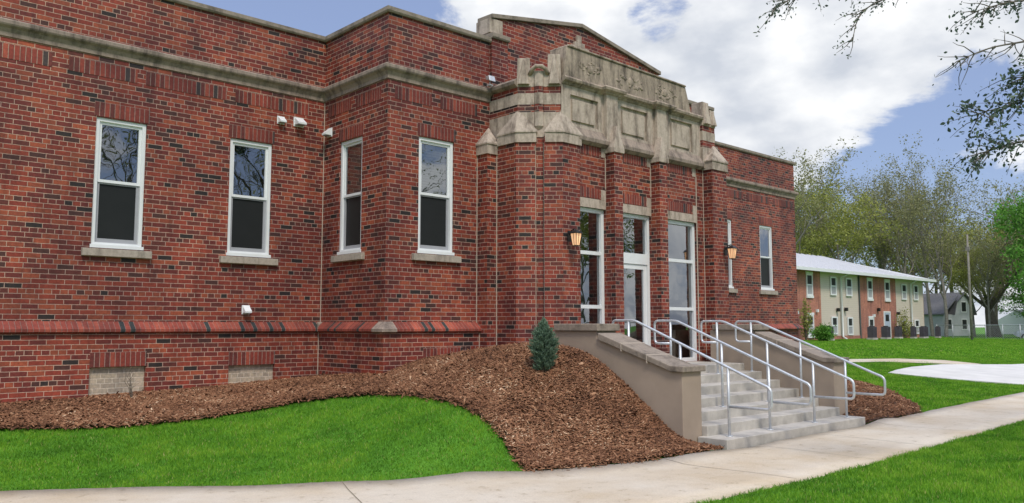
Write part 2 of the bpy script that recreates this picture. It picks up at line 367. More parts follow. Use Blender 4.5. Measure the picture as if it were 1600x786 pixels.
def fastmesh(name, verts, faces, mat, rnd=None, parent=None):   # numpy arrays, faces (n,k)
    me = bpy.data.meshes.new(name); nv, nf, k = len(verts), len(faces), faces.shape[1]
    me.vertices.add(nv); me.vertices.foreach_set('co', verts.astype(np.float32).ravel())
    me.loops.add(nf*k); me.loops.foreach_set('vertex_index', faces.astype(np.int32).ravel())
    me.polygons.add(nf); me.polygons.foreach_set('loop_start', np.arange(0, nf*k, k, dtype=np.int32)); me.polygons.foreach_set('loop_total', np.full(nf, k, dtype=np.int32))
    me.update(); me.materials.append(mat)
    if rnd is not None:
        a = me.attributes.new('rnd', 'FLOAT', 'POINT'); a.data.foreach_set('value', rnd.astype(np.float32))
    o = bpy.data.objects.new(name, me); COL.objects.link(o)
    if parent: o.parent = parent
    return o

# ------------------------------------------------------------------ terrain
CP = np.array([(7.1,4.75,0),(8.2,4.65,0),(9.3,4.55,0),(11.5,4.5,0),(13.5,4.5,0),(18,4.7,0),(21,4.75,0),(11,5.3,0),(13,5.3,0),(15,5.3,0),(9,5.3,0),(7.3,5.6,0),(18,6.25,0),(22,6.35,0),(28,6.5,0),(14.8,6.12,0),(10.5,6.03,0),(12.5,6.03,0),(7.2,6.45,0),(4.5,7.6,0),(3.3,8.3,0),(2.4,9,0),(5,6.5,0),(3.5,7.3,0),(6,6.0,0),(2,8.2,0),(13.5,3,0),(9,3,0),(18,3,0),(6,4,0),(-6,13,.45),(-6,10,.1),(-6,7,0),(-6,3,0),(0,-6,0),(10,-6,0),(0,0,0),(6,0,0),(12,0,0),(20,0,0),(5,5,0),(10,4.4,0),(16,4.4,0),(24,4.4,0),
(1.9,9.3,0),(0,9.9,0),(4,8.1,0),(5.2,7.3,0),(6.4,6.7,0),(8,6.25,0),(9.4,6.05,0),(11.5,6.05,0),(13.5,6.05,0),(16,6.2,0),(20,6.3,0),(24,6.4,0),(35,6.6,0),(50,7,0),
(0,12.35,.5),(2.47,12.35,.58),(4.38,12.35,.63),(6.3,12.35,.7),(7,12.35,.74),(7.05,10.45,.86),(7.65,10.45,1.03),(8.3,10.45,1.09),(8.88,10.4,1.15),(9.1,9.7,1.17),(9.12,8.85,1.19),
(9.12,8.07,1.06),(9.12,7.6,.79),(9.12,7.15,.47),(9.12,6.6,.1),
(3,10.8,.3),(5.5,9.5,.4),(1,11.3,.3),(7,8.6,.75),(6.3,7.9,.42),
(11.5,9,.5),(11.5,8,.25),(11.5,7,-.05),(9.75,8.1,.3),(13.2,8.1,.3),(9.75,7.2,-.05),(13.2,7.2,-.05),(9.8,9,.6),(13.2,9,.6),(13.8,6.4,.08),(13.8,7.2,.35),(13.8,8.2,.7),(14.3,9.2,.85),(15,7,.2),(16,8,.3),(16,11,.55),(20,12.3,.5),(23,12.3,.45),(23,9,.2),(18,8,.22),
(28,14,.35),(28,20,.45),(35,12,.35),(38,25,.7),(50,36,.75),(45,15,.5),(60,25,.7),(80,45,.7),(60,60,.7),(30,40,.7),(90,20,.7),(20,30,.5),(0,30,.5),(-30,0,0),(-20,20,.3),(40,-20,0),(0,-40,0),(80,0,.4),(60,10,.3)]
, float)
def _K(a, b): return -np.sqrt(((a[:, None, :]-b[None, :, :])**2).sum(-1)+.3**2)
_P = CP[:, :2]; _n = len(_P); _M = np.zeros((_n+1, _n+1)); _M[:_n, :_n] = _K(_P, _P); _M[:_n, _n] = 1; _M[_n, :_n] = 1
_W = np.linalg.solve(_M, np.append(CP[:, 2], 0))
def H(x, y):
    x = np.atleast_1d(np.asarray(x, float)); y = np.atleast_1d(np.asarray(y, float)); sh = x.shape
    q = np.stack([x.ravel(), y.ravel()], 1); r = np.hypot(q[:, 0]-20, q[:, 1]-10); z = np.empty(len(q))
    for i in range(0, len(q), 20000): z[i:i+20000] = _K(q[i:i+20000], _P)@_W[:_n]+_W[_n]
    w_ = np.clip((r-70)/60, 0, 1); return (z*(1-w_)+.6*w_).reshape(sh)
def h1(x, y): return float(H(x, y)[0])
def inside(poly, x, y):
    c = np.zeros(x.shape, bool); n = len(poly)
    for i in range(n):
        x0, y0 = poly[i]; x1, y1 = poly[(i+1) % n]
        if y0 == y1: continue
        k = ((y0 > y) != (y1 > y)) & (x < (x1-x0)*(y-y0)/(y1-y0)+x0); c ^= k
    return c
# ground: one sheet to the horizon
xs = np.concatenate([[-900, -500, -250, -120, -60, -30], np.arange(-15, 30, .3), np.arange(30, 95, 1.0), [110, 140, 200, 300, 500, 900]])
ys = np.concatenate([[-900, -500, -250, -120, -60, -30, -20], np.arange(-12, 16, .3), np.arange(16, 60, 1.0), [70, 90, 120, 160, 250, 500, 900]])
X, Y = np.meshgrid(xs, ys); Z = H(X, Y)
nx, ny = len(xs), len(ys); idx = np.arange(nx*ny).reshape(ny, nx)
F = np.stack([idx[:-1, :-1], idx[:-1, 1:], idx[1:, 1:], idx[1:, :-1]], -1).reshape(-1, 4)
g = fastmesh('ground', np.stack([X, Y, Z-.02], -1).reshape(-1, 3), F, LAWN); tag(g, kind='structure')
g.data.polygons.foreach_set('use_smooth', [True]*len(F))
# footpath strip
def catmull(pts, n=8):
    pts = [Vector(p) for p in pts]; o = []
    for i in range(len(pts)-1):
        p0 = pts[max(i-1, 0)]; p1 = pts[i]; p2 = pts[i+1]; p3 = pts[min(i+2, len(pts)-1)]
        for k in range(n):
            t = k/n; o.append(.5*((2*p1)+(p2-p0)*t+(2*p0-5*p1+4*p2-p3)*t*t+(-p0+3*p1-3*p2+p3)*t**3))
    o.append(pts[-1]); return o
back = catmull([(-12, 11.2), (-3, 10.9), (0, 10.2), (1.9, 9.33), (2.86, 8.66), (3.87, 7.97), (4.96, 7.34), (6.41, 6.68), (7.88, 6.24), (9.4, 6.07), (13.5, 6.08), (16.06, 6.2), (25, 6.45), (38, 6.6), (60, 7.2)])
front = catmull([(-12, 9.6), (-3, 9.2), (-.9, 8.4), (.9, 7.3), (1.9, 6.5), (2.95, 5.75), (4.2, 5.1), (5.6, 4.62), (7.3, 4.48), (9.3, 4.42), (13.5, 4.5), (16.06, 4.6), (25, 4.85), (38, 5.0), (60, 5.6)])
def strip(name, A_, B_, lift, mat, seg=6, thick=.08):
    n = len(A_); V = []; Fc = []
    rng = random.Random(3)
    for a, b in zip(A_, B_):
        ja, jb = rng.uniform(-.012, .012), rng.uniform(-.012, .012); d = (b-a).normalized(); a = a+d*ja; b = b+d*jb
        row = [a+(b-a)*k/seg for k in range(seg+1)]
        zz = H([p.x for p in row], [p.y for p in row])
        V.append((a.x, a.y, zz[0]-thick)); V += [(p.x, p.y, z+lift) for p, z in zip(row, zz)]; V.append((b.x, b.y, zz[-1]-thick))
    k = seg+3
    for i in range(n-1):
        for j in range(k-1): Fc.append((i*k+j, i*k+j+1, (i+1)*k+j+1, (i+1)*k+j))
    return fastmesh(name, np.array(V), np.array(Fc), mat)
def densify(P, n=2):
    o = []
    for a, b in zip(P, P[1:]):
        for k in range(n): o.append(a+(b-a)*k/n)
    return o+[P[-1]]
back2, front2 = densify(back), densify(front)
sw = strip('footpath', back2, front2, .018, PATH); tag(sw, kind='structure')
j = MB()
for s_ in (.8, 4.6, 8.2, 10.0, 11.8, 13.6, 15.4, 17.2, 19.0, 21, 23):
    # expansion joints across the path
    i = min(range(len(back2)), key=lambda q: abs(back2[q].x-s_)); a = back2[i]; b = front2[min(range(len(front2)), key=lambda q: abs(front2[q].x-(s_ if s_ > 7 else s_-.9)))]
    t = (b-a).normalized()*.0; nn = Vector((-(b-a).y, (b-a).x)).normalized()*.005
    for k in range(6):
        p, q = a+(b-a)*k/6, a+(b-a)*(k+1)/6
        j.face([(c.x, c.y, h1(c.x, c.y)+.0225) for c in (p-nn, q-nn, q+nn, p+nn)], JOINT)
tag(j.build('footpath_joint'), kind='structure')
# concrete pad and narrow walk on the right-hand lawn
def sheet(name, poly, lift, mat, thick=.06):
    c = Vector((sum(p[0] for p in poly)/len(poly), sum(p[1] for p in poly)/len(poly))); b = MB(); n = len(poly); K = 8
    poly = [Vector(p) for p in poly]
    for i in range(n):
        a, d = poly[i], poly[(i+1) % n]
        for k in range(K):
            r0, r1 = k/K, (k+1)/K
            q = [c+(a-c)*r0, c+(a-c)*r1, c+(d-c)*r1, c+(d-c)*r0]
            if k == 0: q = q[1:] if False else [c, q[1], q[2]]
            b.face([(p.x, p.y, h1(p.x, p.y)+lift) for p in q], mat)
        b.face([(a.x, a.y, h1(a.x, a.y)-thick), (d.x, d.y, h1(d.x, d.y)-thick), (d.x, d.y, h1(d.x, d.y)+lift), (a.x, a.y, h1(a.x, a.y)+lift)], mat)
    return tag(b.build(name), kind='structure')
PADP = [(24.0, 10.15), (26, 10.75), (28.5, 11.3), (31.2, 11.3), (34, 9.9), (38, 9.3), (38, 7.6), (29, 7.3), (25.2, 7.1), (24.5, 8.5)]
sheet('paved_pad', PADP, .02, simple('pale_concrete', (.60, .58, .54), .9, var=.12, scale=1.2))
WALKP = [(30.2, 14.5), (32.6, 13.4), (33.4, 12.0), (33.0, 10.6), (31.9, 10.9), (31.9, 12.0), (31.2, 12.9), (29.6, 13.8), (25, 14.6), (25, 15.2)]
sheet('garden_walk', WALKP, .014, PATH)

# mulch beds
ML = [(-.5, 12.4), (-.5, 12.1), (.6, 11.7), (1.5, 11.5), (2.29, 11.39), (2.91, 11.14), (3.57, 10.89), (4.29, 10.7), (4.94, 10.62), (5.6, 10.5), (6.05, 10.25), (6.35, 9.8), (6.53, 9.2), (6.65, 8.65), (6.72, 8.1),
      (6.72, 7.75), (6.67, 7.4), (6.56, 7.05), (6.41, 6.70), (7.1, 6.46), (7.88, 6.26), (8.6, 6.15), (9.40, 6.10), (9.3, 6.6), (9.3, 9.6), (9.2, 10.5), (7.06, 10.5), (7.06, 12.4)]
MR = [(13.47, 6.10), (14.6, 6.13), (16.06, 6.22), (16.9, 6.6), (17.6, 7.15), (18.7, 7.95), (19.5, 8.8), (19.9, 9.6), (20.2, 11.0), (20.4, 12.4), (13.6, 12.4), (13.6, 6.6)]
rng = np.random.default_rng(5)
def bed(name, poly, lift, step, seed, dens, label):
    px = [p[0] for p in poly]; py = [p[1] for p in poly]
    gx = np.arange(min(px)-step, max(px)+step*2, step); gy = np.arange(min(py)-step, max(py)+step*2, step)
    X, Y = np.meshgrid(gx, gy); Z = H(X, Y)+lift
    r_ = np.random.default_rng(seed); Z = Z+r_.normal(0, .007, Z.shape)
    cx, cy = (X[:-1, :-1]+X[1:, 1:])/2, (Y[:-1, :-1]+Y[1:, 1:])/2; keep = inside(poly, cx, cy)
    id_ = np.arange(X.size).reshape(X.shape); Fq = np.stack([id_[:-1, :-1], id_[:-1, 1:], id_[1:, 1:], id_[1:, :-1]], -1)[keep]
    used, inv = np.unique(Fq, return_inverse=True); V = np.stack([X, Y, Z], -1).reshape(-1, 3)[used]
    o = fastmesh(name+'_soil', V, inv.reshape(-1, 4), MULCH); tag(o, kind='structure')
    # chips
    x = r_.uniform(min(px), max(px), dens); y = r_.uniform(min(py), max(py), dens); jx, jy = r_.normal(0, .04, dens), r_.normal(0, .04, dens); k = inside(poly, x+jx, y+jy) & ~inside([(9.4, 5.9), (13.5, 5.9), (13.5, 6.6), (9.4, 6.6)], x, y); x, y = x[k], y[k]
    n = len(x); z = H(x, y)+np.where(inside(poly, x, y), lift, .012)+r_.uniform(.004, .028, n)
    L = r_.gamma(2.4, .0054, n)+.0055; Wd = L*r_.uniform(.2, .5, n); T = r_.uniform(.003, .007, n)
    yaw = r_.uniform(0, 2*np.pi, n); pit = r_.normal(0, .38, n); rol = r_.normal(0, .45, n)
    u = np.stack([np.cos(yaw)*np.cos(pit), np.sin(yaw)*np.cos(pit), np.sin(pit)], -1); v = np.stack([-np.sin(yaw)*np.cos(rol), np.cos(yaw)*np.cos(rol), np.sin(rol)], -1)
    w_ = np.cross(u, v); c = np.stack([x, y, z], -1)
    V = []
    for sx, sy, sz in [(-1, -1, 0), (1, -.7, 0), (1, .8, 0), (-1, 1, 0), (-.9, -.9, 1), (.9, -.6, 1), (1, .7, 1), (-1, .9, 1)]:
        V.append(c+u*(L*sx)[:, None]+v*(Wd*sy)[:, None]+w_*(T*sz)[:, None])
    V = np.stack(V, 1).reshape(-1, 3); q = np.array([(4, 5, 6, 7), (0, 1, 5, 4), (1, 2, 6, 5), (2, 3, 7, 6), (3, 0, 4, 7)])
    Fq = (np.arange(n)[:, None, None]*8+q[None]).reshape(-1, 4)
    o = fastmesh(name+'_chips', V, Fq, CHIP, np.repeat(np.clip(r_.beta(2, 2.6, n)+.13*np.sin(x*2.1+2*np.sin(y*1.7))*np.sin(y*2.7+x)+.10*np.sin(x*7+2*np.sin(y*5))*np.sin(y*8), 0, 1), 8)); tag(o, label, 'mulch', kind='stuff')
bed('mulch', ML, .03, .07, 1, 400000, 'brown bark mulch banked against the brick wall and the left stair wall')
bed('mulch', MR, .03, .09, 2, 50000, 'small mound of brown mulch right of the entrance steps')

# grass
pathpoly = [(p.x, p.y) for p in back]+[(p.x, p.y) for p in reversed(front)]
def grass(name, poly, dens, hgt, wid, seed, label, excl=()):
    r_ = np.random.default_rng(seed); px = [p[0] for p in poly]; py = [p[1] for p in poly]
    n = int(dens*(max(px)-min(px))*(max(py)-min(py))); x = r_.uniform(min(px), max(px), n); y = r_.uniform(min(py), max(py), n)
    k = inside(poly, x, y)
    for e in excl: k &= ~inside(e, x, y)
    x, y = x[k], y[k]; n = len(x); z = H(x, y)-.02
    cl = .5+.5*np.sin(x*2.3+1.7*np.sin(y*1.9))*np.sin(y*2.9+1.3*np.sin(x*1.3)); fine = np.sin(x*17+3*np.sin(y*9))*np.sin(y*19+2*np.sin(x*11))
    h = hgt*(.65+.3*cl+.15*fine)*r_.uniform(.6, 1.25, n); yaw = r_.uniform(0, 2*np.pi, n); ln = r_.normal(0, .45, (n, 2))*h[:, None]
    b = np.stack([x, y, z], -1); s_ = np.stack([np.cos(yaw), np.sin(yaw), 0*yaw], -1)*(wid*r_.uniform(.6, 1.3, n))[:, None]
    midp = b+np.concatenate([ln*.35, (h*.6)[:, None]], 1); tip = b+np.concatenate([ln, h[:, None]], 1)
    V = np.stack([b-s_, b+s_, midp+s_*.7, midp-s_*.7, tip], 1).reshape(-1, 3)
    i0 = np.arange(n)*5; Fq = np.concatenate([np.stack([i0, i0+1, i0+2], -1), np.stack([i0, i0+2, i0+3], -1), np.stack([i0+3, i0+2, i0+4], -1)])
    mot = np.sin(x*3.1+2*np.sin(y*4.3+x))*np.sin(y*5.7+2*np.sin(x*2.9)); rn = np.clip(.28+.36*cl*r_.uniform(.5, 1.1, n)+.14*fine+.16*mot+r_.normal(0, .13, n), 0, .93); dry = r_.uniform(0, 1, n) < .03; rn[dry] = 1
    o = fastmesh(name, V, Fq, GRASS, np.repeat(rn, 5)); tag(o, label, 'grass', kind='stuff')
def ragged(P, other, seed, amp=.05):
    r_ = random.Random(seed); o = []
    D = densify(P, 10); 
    for i, p in enumerate(D):
        q = min(other, key=lambda s: (s-p).length); d = (q-p).normalized(); k = amp*(.35*math.sin(i*.9+2*math.sin(i*.23))+.5*math.sin(i*.17+seed)+r_.uniform(-.3, .6)); o.append((p.x+d.x*k, p.y+d.y*k))
    return o
lawnL = ragged([p for p in back if -1 < p.x < 6.42], front, 1)+[p for p in reversed(ML[1:19])]
grass('grass', lawnL, 5200, .042, .0034, 11, 'bright green lawn tongue between the path and the mulch below the windows')
FRP = ragged([p for p in front if 5 < p.x < 30], back, 2, .07)
grass('grass', FRP+[(30, -1.0), (11, -1.0), (6, 2.2), (4.6, 3.9)], 3800, .05, .0036, 12, 'bright green grass in front of the path at the bottom right')
BKP = [(16.06, 6.24)]+ragged([p for p in back if 16.1 < p.x < 45], front, 3, .06)
grass('grass', BKP+[(45, 8), (38, 7.6), (38, 14), (23.3, 14), (23.2, 12.3), (20.4, 12.3)]+[p for p in reversed(MR[3:10])], 1500, .055, .007, 13, 'green lawn around the concrete pad right of the mulch mound', [PADP, WALKP])
grass('grass', [(23.3, 14), (38, 14), (38, 8), (60, 8), (75, 20), (75, 26.6), (46, 26.6), (23.3, 17)], 260, .07, .018, 14, 'far green lawn rising in front of the two-storey apartment row', [PADP, WALKP])
MOR = simple('joint_mortar', (.46, .385, .31), .95, var=.15, scale=30)

# ------------------------------------------------------------------ the brick building
bld = empty('brick_building', (11.45, 9.25, 0)); BL_INV = Matrix.Translation(Vector((-11.45, -9.25, 0)))
tag(bld, 'long red brick building with a carved stone portal, white windows and a low gable', 'building')
def part(mb, name, parent=bld, bevel=0, label=None):
    o = mb.build(name, None, bevel)
    o.parent = parent
    o.matrix_parent_inverse = BL_INV if parent is bld else Matrix.Identity(4)
    if label: o['label'] = label
    return o
def part_split(mb, name, parent=bld, bevel=0, label=None):
    par = {}
    def find(a):
        while par.setdefault(a, a) != a: par[a] = par[par[a]]; a = par[a]
        return a
    key = [tuple(round(c*200) for c in v) for v in mb.v]
    for f in mb.f:
        for i in f[1:]:
            a, b_ = find(key[f[0]]), find(key[i]); par[a] = b_
    gr = {}
    for k, f in enumerate(mb.f): gr.setdefault(find(key[f[0]]), []).append(k)
    o = []
    for ks in gr.values():
        n = MB(); n.mats = mb.mats; mp_ = {}
        for k in ks:
            for i in mb.f[k]:
                if i not in mp_: mp_[i] = len(n.v); n.v.append(mb.v[i])
            n.f.append(tuple(mp_[i] for i in mb.f[k])); n.m.append(mb.m[k]); n.uv.append(mb.uv[k])
        o.append(part(n, name, parent, bevel, label))
    return o
YL, YB, XB = 12.35, 10.45, 7.06
class Fr:   # local frame on a wall: u along (to the right seen from outside), d inwards
    def __init__(s, p0, p1): s.p = Vector((*p0, 0)); s.t = (Vector((*p1, 0))-s.p).normalized(); s.n = Vector((s.t.y, -s.t.x, 0))
    def __call__(s, u, d, z): q = s.p+s.t*u-s.n*d; return (q.x, q.y, z)
def ubox(b, fr, u0, u1, d0, d1, z0, z1, mat):
    b.hexa([fr(u0, d0, z0), fr(u1, d0, z0), fr(u1, d1, z0), fr(u0, d1, z0)], [fr(u0, d0, z1), fr(u1, d0, z1), fr(u1, d1, z1), fr(u0, d1, z1)], mat)
def ring(b, fr, u0, u1, z0, z1, w_, d0, d1, mat, wb=None, wt=None):
    wb = wb or w_; wt = wt or w_
    ubox(b, fr, u0, u0+w_, d0, d1, z0, z1, mat); ubox(b, fr, u1-w_, u1, d0, d1, z0, z1, mat)
    ubox(b, fr, u0+w_, u1-w_, d0, d1, z0, z0+wb, mat); ubox(b, fr, u0+w_, u1-w_, d0, d1, z1-wt, z1, mat)
def pane(b, fr, u0, u1, z0, z1, d, mat=None):
    b.face([fr(u0, d, z0), fr(u1, d, z0), fr(u1, d, z1), fr(u0, d, z1)], mat or GL)
def window(fr, u0, u1, z0, z1, blind=False, sill=True):
    b = MB(); ring(b, fr, u0+.004, u1-.004, z0, z1-.004, .05, .025, .12, WHT, wb=.045); ubox(b, fr, u0-.015, u1+.015, -.012, .03, z0-.035, z0+.012, WHT)
    wn = part(b, 'window')
    zm = z0+(z1-z0)*.5
    b = MB(); ring(b, fr, u0+.054, u1-.054, zm-.01, z1-.054, .038, .05, .085, WHT, wb=.04, wt=.04); part(b, 'upper_sash', wn)
    b = MB(); ring(b, fr, u0+.054, u1-.054, z0+.045, zm-.012, .042, .066, .10, GRY, wb=.06, wt=.02); part(b, 'lower_sash', wn)
    b = MB(); pane(b, fr, u0+.09, u1-.09, zm+.03, z1-.092, .07); part(b, 'pane', wn)
    b = MB(); pane(b, fr, u0+.094, u1-.094, z0+.10, zm-.03, .085, SCR); part(b, 'insect_screen', wn)
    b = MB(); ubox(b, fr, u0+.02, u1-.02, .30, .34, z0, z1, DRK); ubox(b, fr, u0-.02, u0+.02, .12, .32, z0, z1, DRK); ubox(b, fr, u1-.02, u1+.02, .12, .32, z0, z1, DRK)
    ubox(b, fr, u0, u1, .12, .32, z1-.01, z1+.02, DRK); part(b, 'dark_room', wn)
    if blind:
        b = MB(); n = int((z1-zm)/.045)
        for k in range(n): zz = z1-.06-k*.045; ubox(b, fr, u0+.08, u1-.08, .14, .144, zz-.04, zz, BLD)
        part(b, 'blind', wn)
    if sill:
        b = MB(); b.hexa([fr(u0-.12, -.07, z0-.155), fr(u1+.12, -.07, z0-.155), fr(u1+.12, .1, z0-.155), fr(u0-.12, .1, z0-.155)],
                         [fr(u0-.12, -.065, z0-.05), fr(u1+.12, -.065, z0-.05), fr(u1+.12, .1, z0-.036), fr(u0-.12, .1, z0-.036)], STS); part(b, 'sill', wn, .006)
    return wn
W_L = [(1.42, 2.10), (3.455, 4.145), (5.41, 6.12)]
# walls -------------------------------------------------------------
b = MB()
x0 = -.25
hL = [(a-x0, c-x0, 2.73, 4.55) for a, c in W_L]
b.wall((x0, 26), (x0, YL), 1.4, 6.5)
b.wall((x0, YL), (XB, YL), 1.4, 6.5, hL)
b.wall((XB, YL), (XB, YB), 1.4, 6.5, [(YL-11.83, YL-11.15, 2.80, 4.64)])
b.wall((XB, YB), (9.15, YB), 1.4, 6.5, [(.60, 1.31, 2.78, 4.61)])
# plinth
PX = .07
hB = [(3.49-x0+PX, 4.24-x0+PX, .3, 1.035), (5.46-x0+PX, 6.22-x0+PX, .3, 1.0)]
b.wall((x0-PX, 26), (x0-PX, YL-PX), -.4, 1.53)
b.wall((x0-PX, YL-PX), (XB-PX, YL-PX), -.4, 1.53, hB, rec=.06)
b.wall((XB-PX, YL-PX), (XB-PX, YB-PX), -.4, 1.53)
b.wall((XB-PX, YB-PX), (8.87, YB-PX), -.4, 1.53, [(.74, 1.53, .8, 1.055)], rec=.06)
# portal lower body
def chain(pts, z0, z1, mat=None, mb=b):
    for p, q in zip(pts, pts[1:]): mb.wall(p, q, z0, z1, mat=mat or B)
chain([(8.87, 10.45), (8.87, 10.19), (9.08, 10.19), (9.08, 9.72), (9.304, 9.496), (9.359, 9.551), (9.461, 9.449), (9.406, 9.394), (9.62, 9.18), (10.03, 9.18), (10.03, 9.25)], -.4, 4.70)
YP = 9.25
b.wall((10.03, YP), (13.68, YP), -.4, 4.74, [(.02, .73, .94, 3.60), (.95, 1.99, .94, 3.60), (2.22, 3.41, .94, 3.60)], rec=.16)
chain([(13.68, 9.25), (13.68, 9.03), (14.17, 9.03), (14.60, 9.46), (14.60, 10.45)], -.4, 4.72)
chain([(10.76, 9.25), (10.76, 9.05), (10.98, 9.05), (10.98, 9.25)], -.4, 4.62)
chain([(12.02, 9.25), (12.02, 9.05), (12.25, 9.05), (12.25, 9.25)], -.4, 4.62)
# behind / right side
chain([(14.60, 10.45), (15.85, 10.45), (15.85, 12.35)], -.4, 6.5)
b.wall((15.85, 12.35), (23.06, 12.35), -.4, 6.5, [(18.9-15.85, 19.60-15.85, 2.66, 4.50), (21.02-15.85, 21.72-15.85, 2.66, 4.48)])
chain([(23.06, 12.35), (23.06, 26), (x0, 26)], -.4, 6.5)
b.wall((9.15, 10.40), (9.52, 10.40), 5.4, 6.58); b.wall((9.15, 10.45), (9.15, 10.40), 5.4, 6.58); b.wall((9.52, 10.40), (9.52, 10.47), 5.4, 6.58)
GY = 10.47
b.face([(9.2, GY, 5.5), (13.9, GY, 5.5), (13.9, GY, 6.93), (11.5, GY, 7.34), (9.2, GY, 6.93)], B)
b.face([(9.2, GY+.3, 5.5), (13.9, GY+.3, 5.5), (13.9, GY+.3, 6.93), (11.5, GY+.3, 7.34), (9.2, GY+.3, 6.93)], B)
b.wall((9.2, GY+.3), (9.2, GY), 5.5, 6.93); b.wall((13.9, GY), (13.9, GY+.3), 5.5, 6.93)
b.wall((13.9, 10.45), (14.62, 10.45), 5.4, 6.5)
# banded brick strips of the turrets
for z0, z1 in ((5.12, 5.25), (5.44, 5.55)):
    chain([(9.15, 10.45), (9.15, 9.75), (9.65, 9.25)], z0, z1); chain([(13.60, 9.25), (13.60, 9.18), (14.02, 9.18), (14.02, 10.45)], z0, z1)
# soldier courses
for a, c in W_L: b.soldier((0, YL), (1, YL), a-.03, c+.03, 4.56, 4.765)
for a, c in ((-.2, .75), (.9, 1.9), (2.0, 2.86), (3.07, 3.98), (4.10, 5.33), (5.47, 6.76)): b.soldier((0, YL), (1, YL), a, c, 5.13, 5.335)
fS = ((XB, YL), (XB, YB))
b.soldier(*fS, YL-11.86, YL-11.12, 4.65, 4.855); b.soldier(*fS, .12, .85, 5.13, 5.335); b.soldier(*fS, 1.0, 1.72, 5.13, 5.335)
fB = ((XB, YB), (9, YB))
b.soldier(*fB, .57, 1.34, 4.62, 4.825); b.soldier(*fB, .13, .84, 5.13, 5.335); b.soldier(*fB, 1.02, 1.80, 5.13, 5.335)
b.soldier((0, YL-PX), (1, YL-PX), 3.49, 4.24, 1.04, 1.245); b.soldier((0, YL-PX), (1, YL-PX), 5.46, 6.22, 1.005, 1.21); b.soldier((XB-PX, YB-PX), (9, YB-PX), .74, 1.53, 1.06, 1.265)
for a, c in ((18.87, 19.63), (20.99, 21.75)): b.soldier((0, 12.35), (1, 12.35), a, c, 4.52, 4.725)
for a, c in ((16.2, 17.4), (17.6, 18.8), (19, 20.2), (20.4, 21.6), (21.8, 22.9)): b.soldier((0, 12.35), (1, 12.35), a, c, 5.13, 5.335)
for a, c in ((10.06, 10.72), (11.0, 12.0), (12.27, 13.40)):
    b.soldier((0, YP), (1, YP), a, c-.12, 4.50, 4.70); b.soldier((0, YP), (1, YP), a, c-.12, 3.765, 3.94)
wall_o = part(b, 'wall')
# roof slabs
b = MB(); 
for a in ((x0+.05, 7.15, 12.4, 25.9, 6.18, 6.24), (7.15, 15.8, 10.8, 25.9, 6.18, 6.24), (15.8, 23.0, 12.4, 25.9, 6.18, 6.24)): b.box(*a, ROOF)
b.hexa([(9.17, 9.76, 5.60), (9.66, 9.27, 5.60), (14.0, 9.27, 5.60), (14.0, 10.44, 5.60), (9.17, 10.44, 5.60)], [(9.17, 9.76, 5.64), (9.66, 9.27, 5.64), (14.0, 9.27, 5.64), (14.0, 10.44, 5.64), (9.17, 10.44, 5.64)], ROOF)
part_split(b, 'roof')
# ledge (sloping brick water table) with stone corner blocks
LP = [(.07, 1.505), (.125, 1.525), (.125, 1.562), (0, 1.668)]
LP2 = [(o+.006 if o else 0, z+(.006 if i == 3 else 0)) for i, (o, z) in enumerate(LP)]; LP2[1] = (.131, 1.519)
b = MB(); b.sweep(LP, [(x0, 26), (x0, YL), (XB, YL), (XB, YB), (8.87, YB)], BL, 's'); b.sweep(LP, [(15.85, 12.35), (23.06, 12.35), (23.06, 20)], BL, 's')
part_split(b, 'ledge')
b = MB(); b.sweep(LP2, [(XB, YB+.16), (XB, YB), (XB+.14, YB)], STG); b.sweep(LP2, [(XB-.07, YL), (XB, YL), (XB, YL-.07)], STG); part_split(b, 'ledge_corner_block')
# cornice
CN = [(.0, 5.425), (.02, 5.425), (.022, 5.48), (.05, 5.53), (.085, 5.56), (.095, 5.58), (.095, 5.625), (.08, 5.64), (0, 5.67)]
b = MB(); b.sweep(CN, [(x0, 26), (x0, YL), (XB, YL), (XB, YB), (9.15, YB)], STG); b.sweep(CN, [(14.60, 10.45), (15.85, 10.45), (15.85, 12.35), (23.06, 12.35), (23.06, 26)], STG)
b.sweep([(0, 5.55), (.03, 5.56), (.07, 5.59), (.08, 5.64), (0, 5.70)], [(9.15, 10.45), (9.15, 9.75)], STG)
part_split(b, 'cornice')
# coping
CO = [(.035, 6.475), (.05, 6.50), (.05, 6.56), (-.3, 6.585), (-.3, 6.475), (.035, 6.475)]
b = MB(); b.sweep(CO, [(x0, 26), (x0, YL), (XB, YL), (XB, YB), (9.15, YB)], STC)
b.sweep([(o, z+.08) for o, z in CO], [(9.13, YB-.05), (9.54, YB-.05)], STC)
b.sweep(CO, [(13.9, 10.45), (15.85, 10.45), (15.85, 12.35), (23.06, 12.35), (23.06, 26), (x0, 26)], STC)
part_split(b, 'coping')
b = MB()
for xa, za, xb, zb in ((9.17, 6.93, 11.5, 7.34), (11.5, 7.34, 13.96, 6.92)):
    b.hexa([(xa, GY-.05, za), (xb, GY-.05, zb), (xb, GY+.34, zb), (xa, GY+.34, za)], [(xa, GY-.05, za+.075), (xb, GY-.05, zb+.075), (xb, GY+.34, zb+.085), (xa, GY+.34, za+.085)], STC)
b.box(9.14, 9.44, GY-.03, GY+.34, 6.67, 6.93, ST)
part(b, 'gable_coping', bevel=.006)
b = MB(); b.box(11.16, 11.66, GY-.06, GY+.01, 6.84, 6.93, ST); b.box(11.27, 11.55, GY-.055, GY+.01, 6.93, 7.01, ST); b.box(11.35, 11.47, GY-.05, GY+.01, 7.01, 7.15, ST); part(b, 'gable_ornament', bevel=.008)

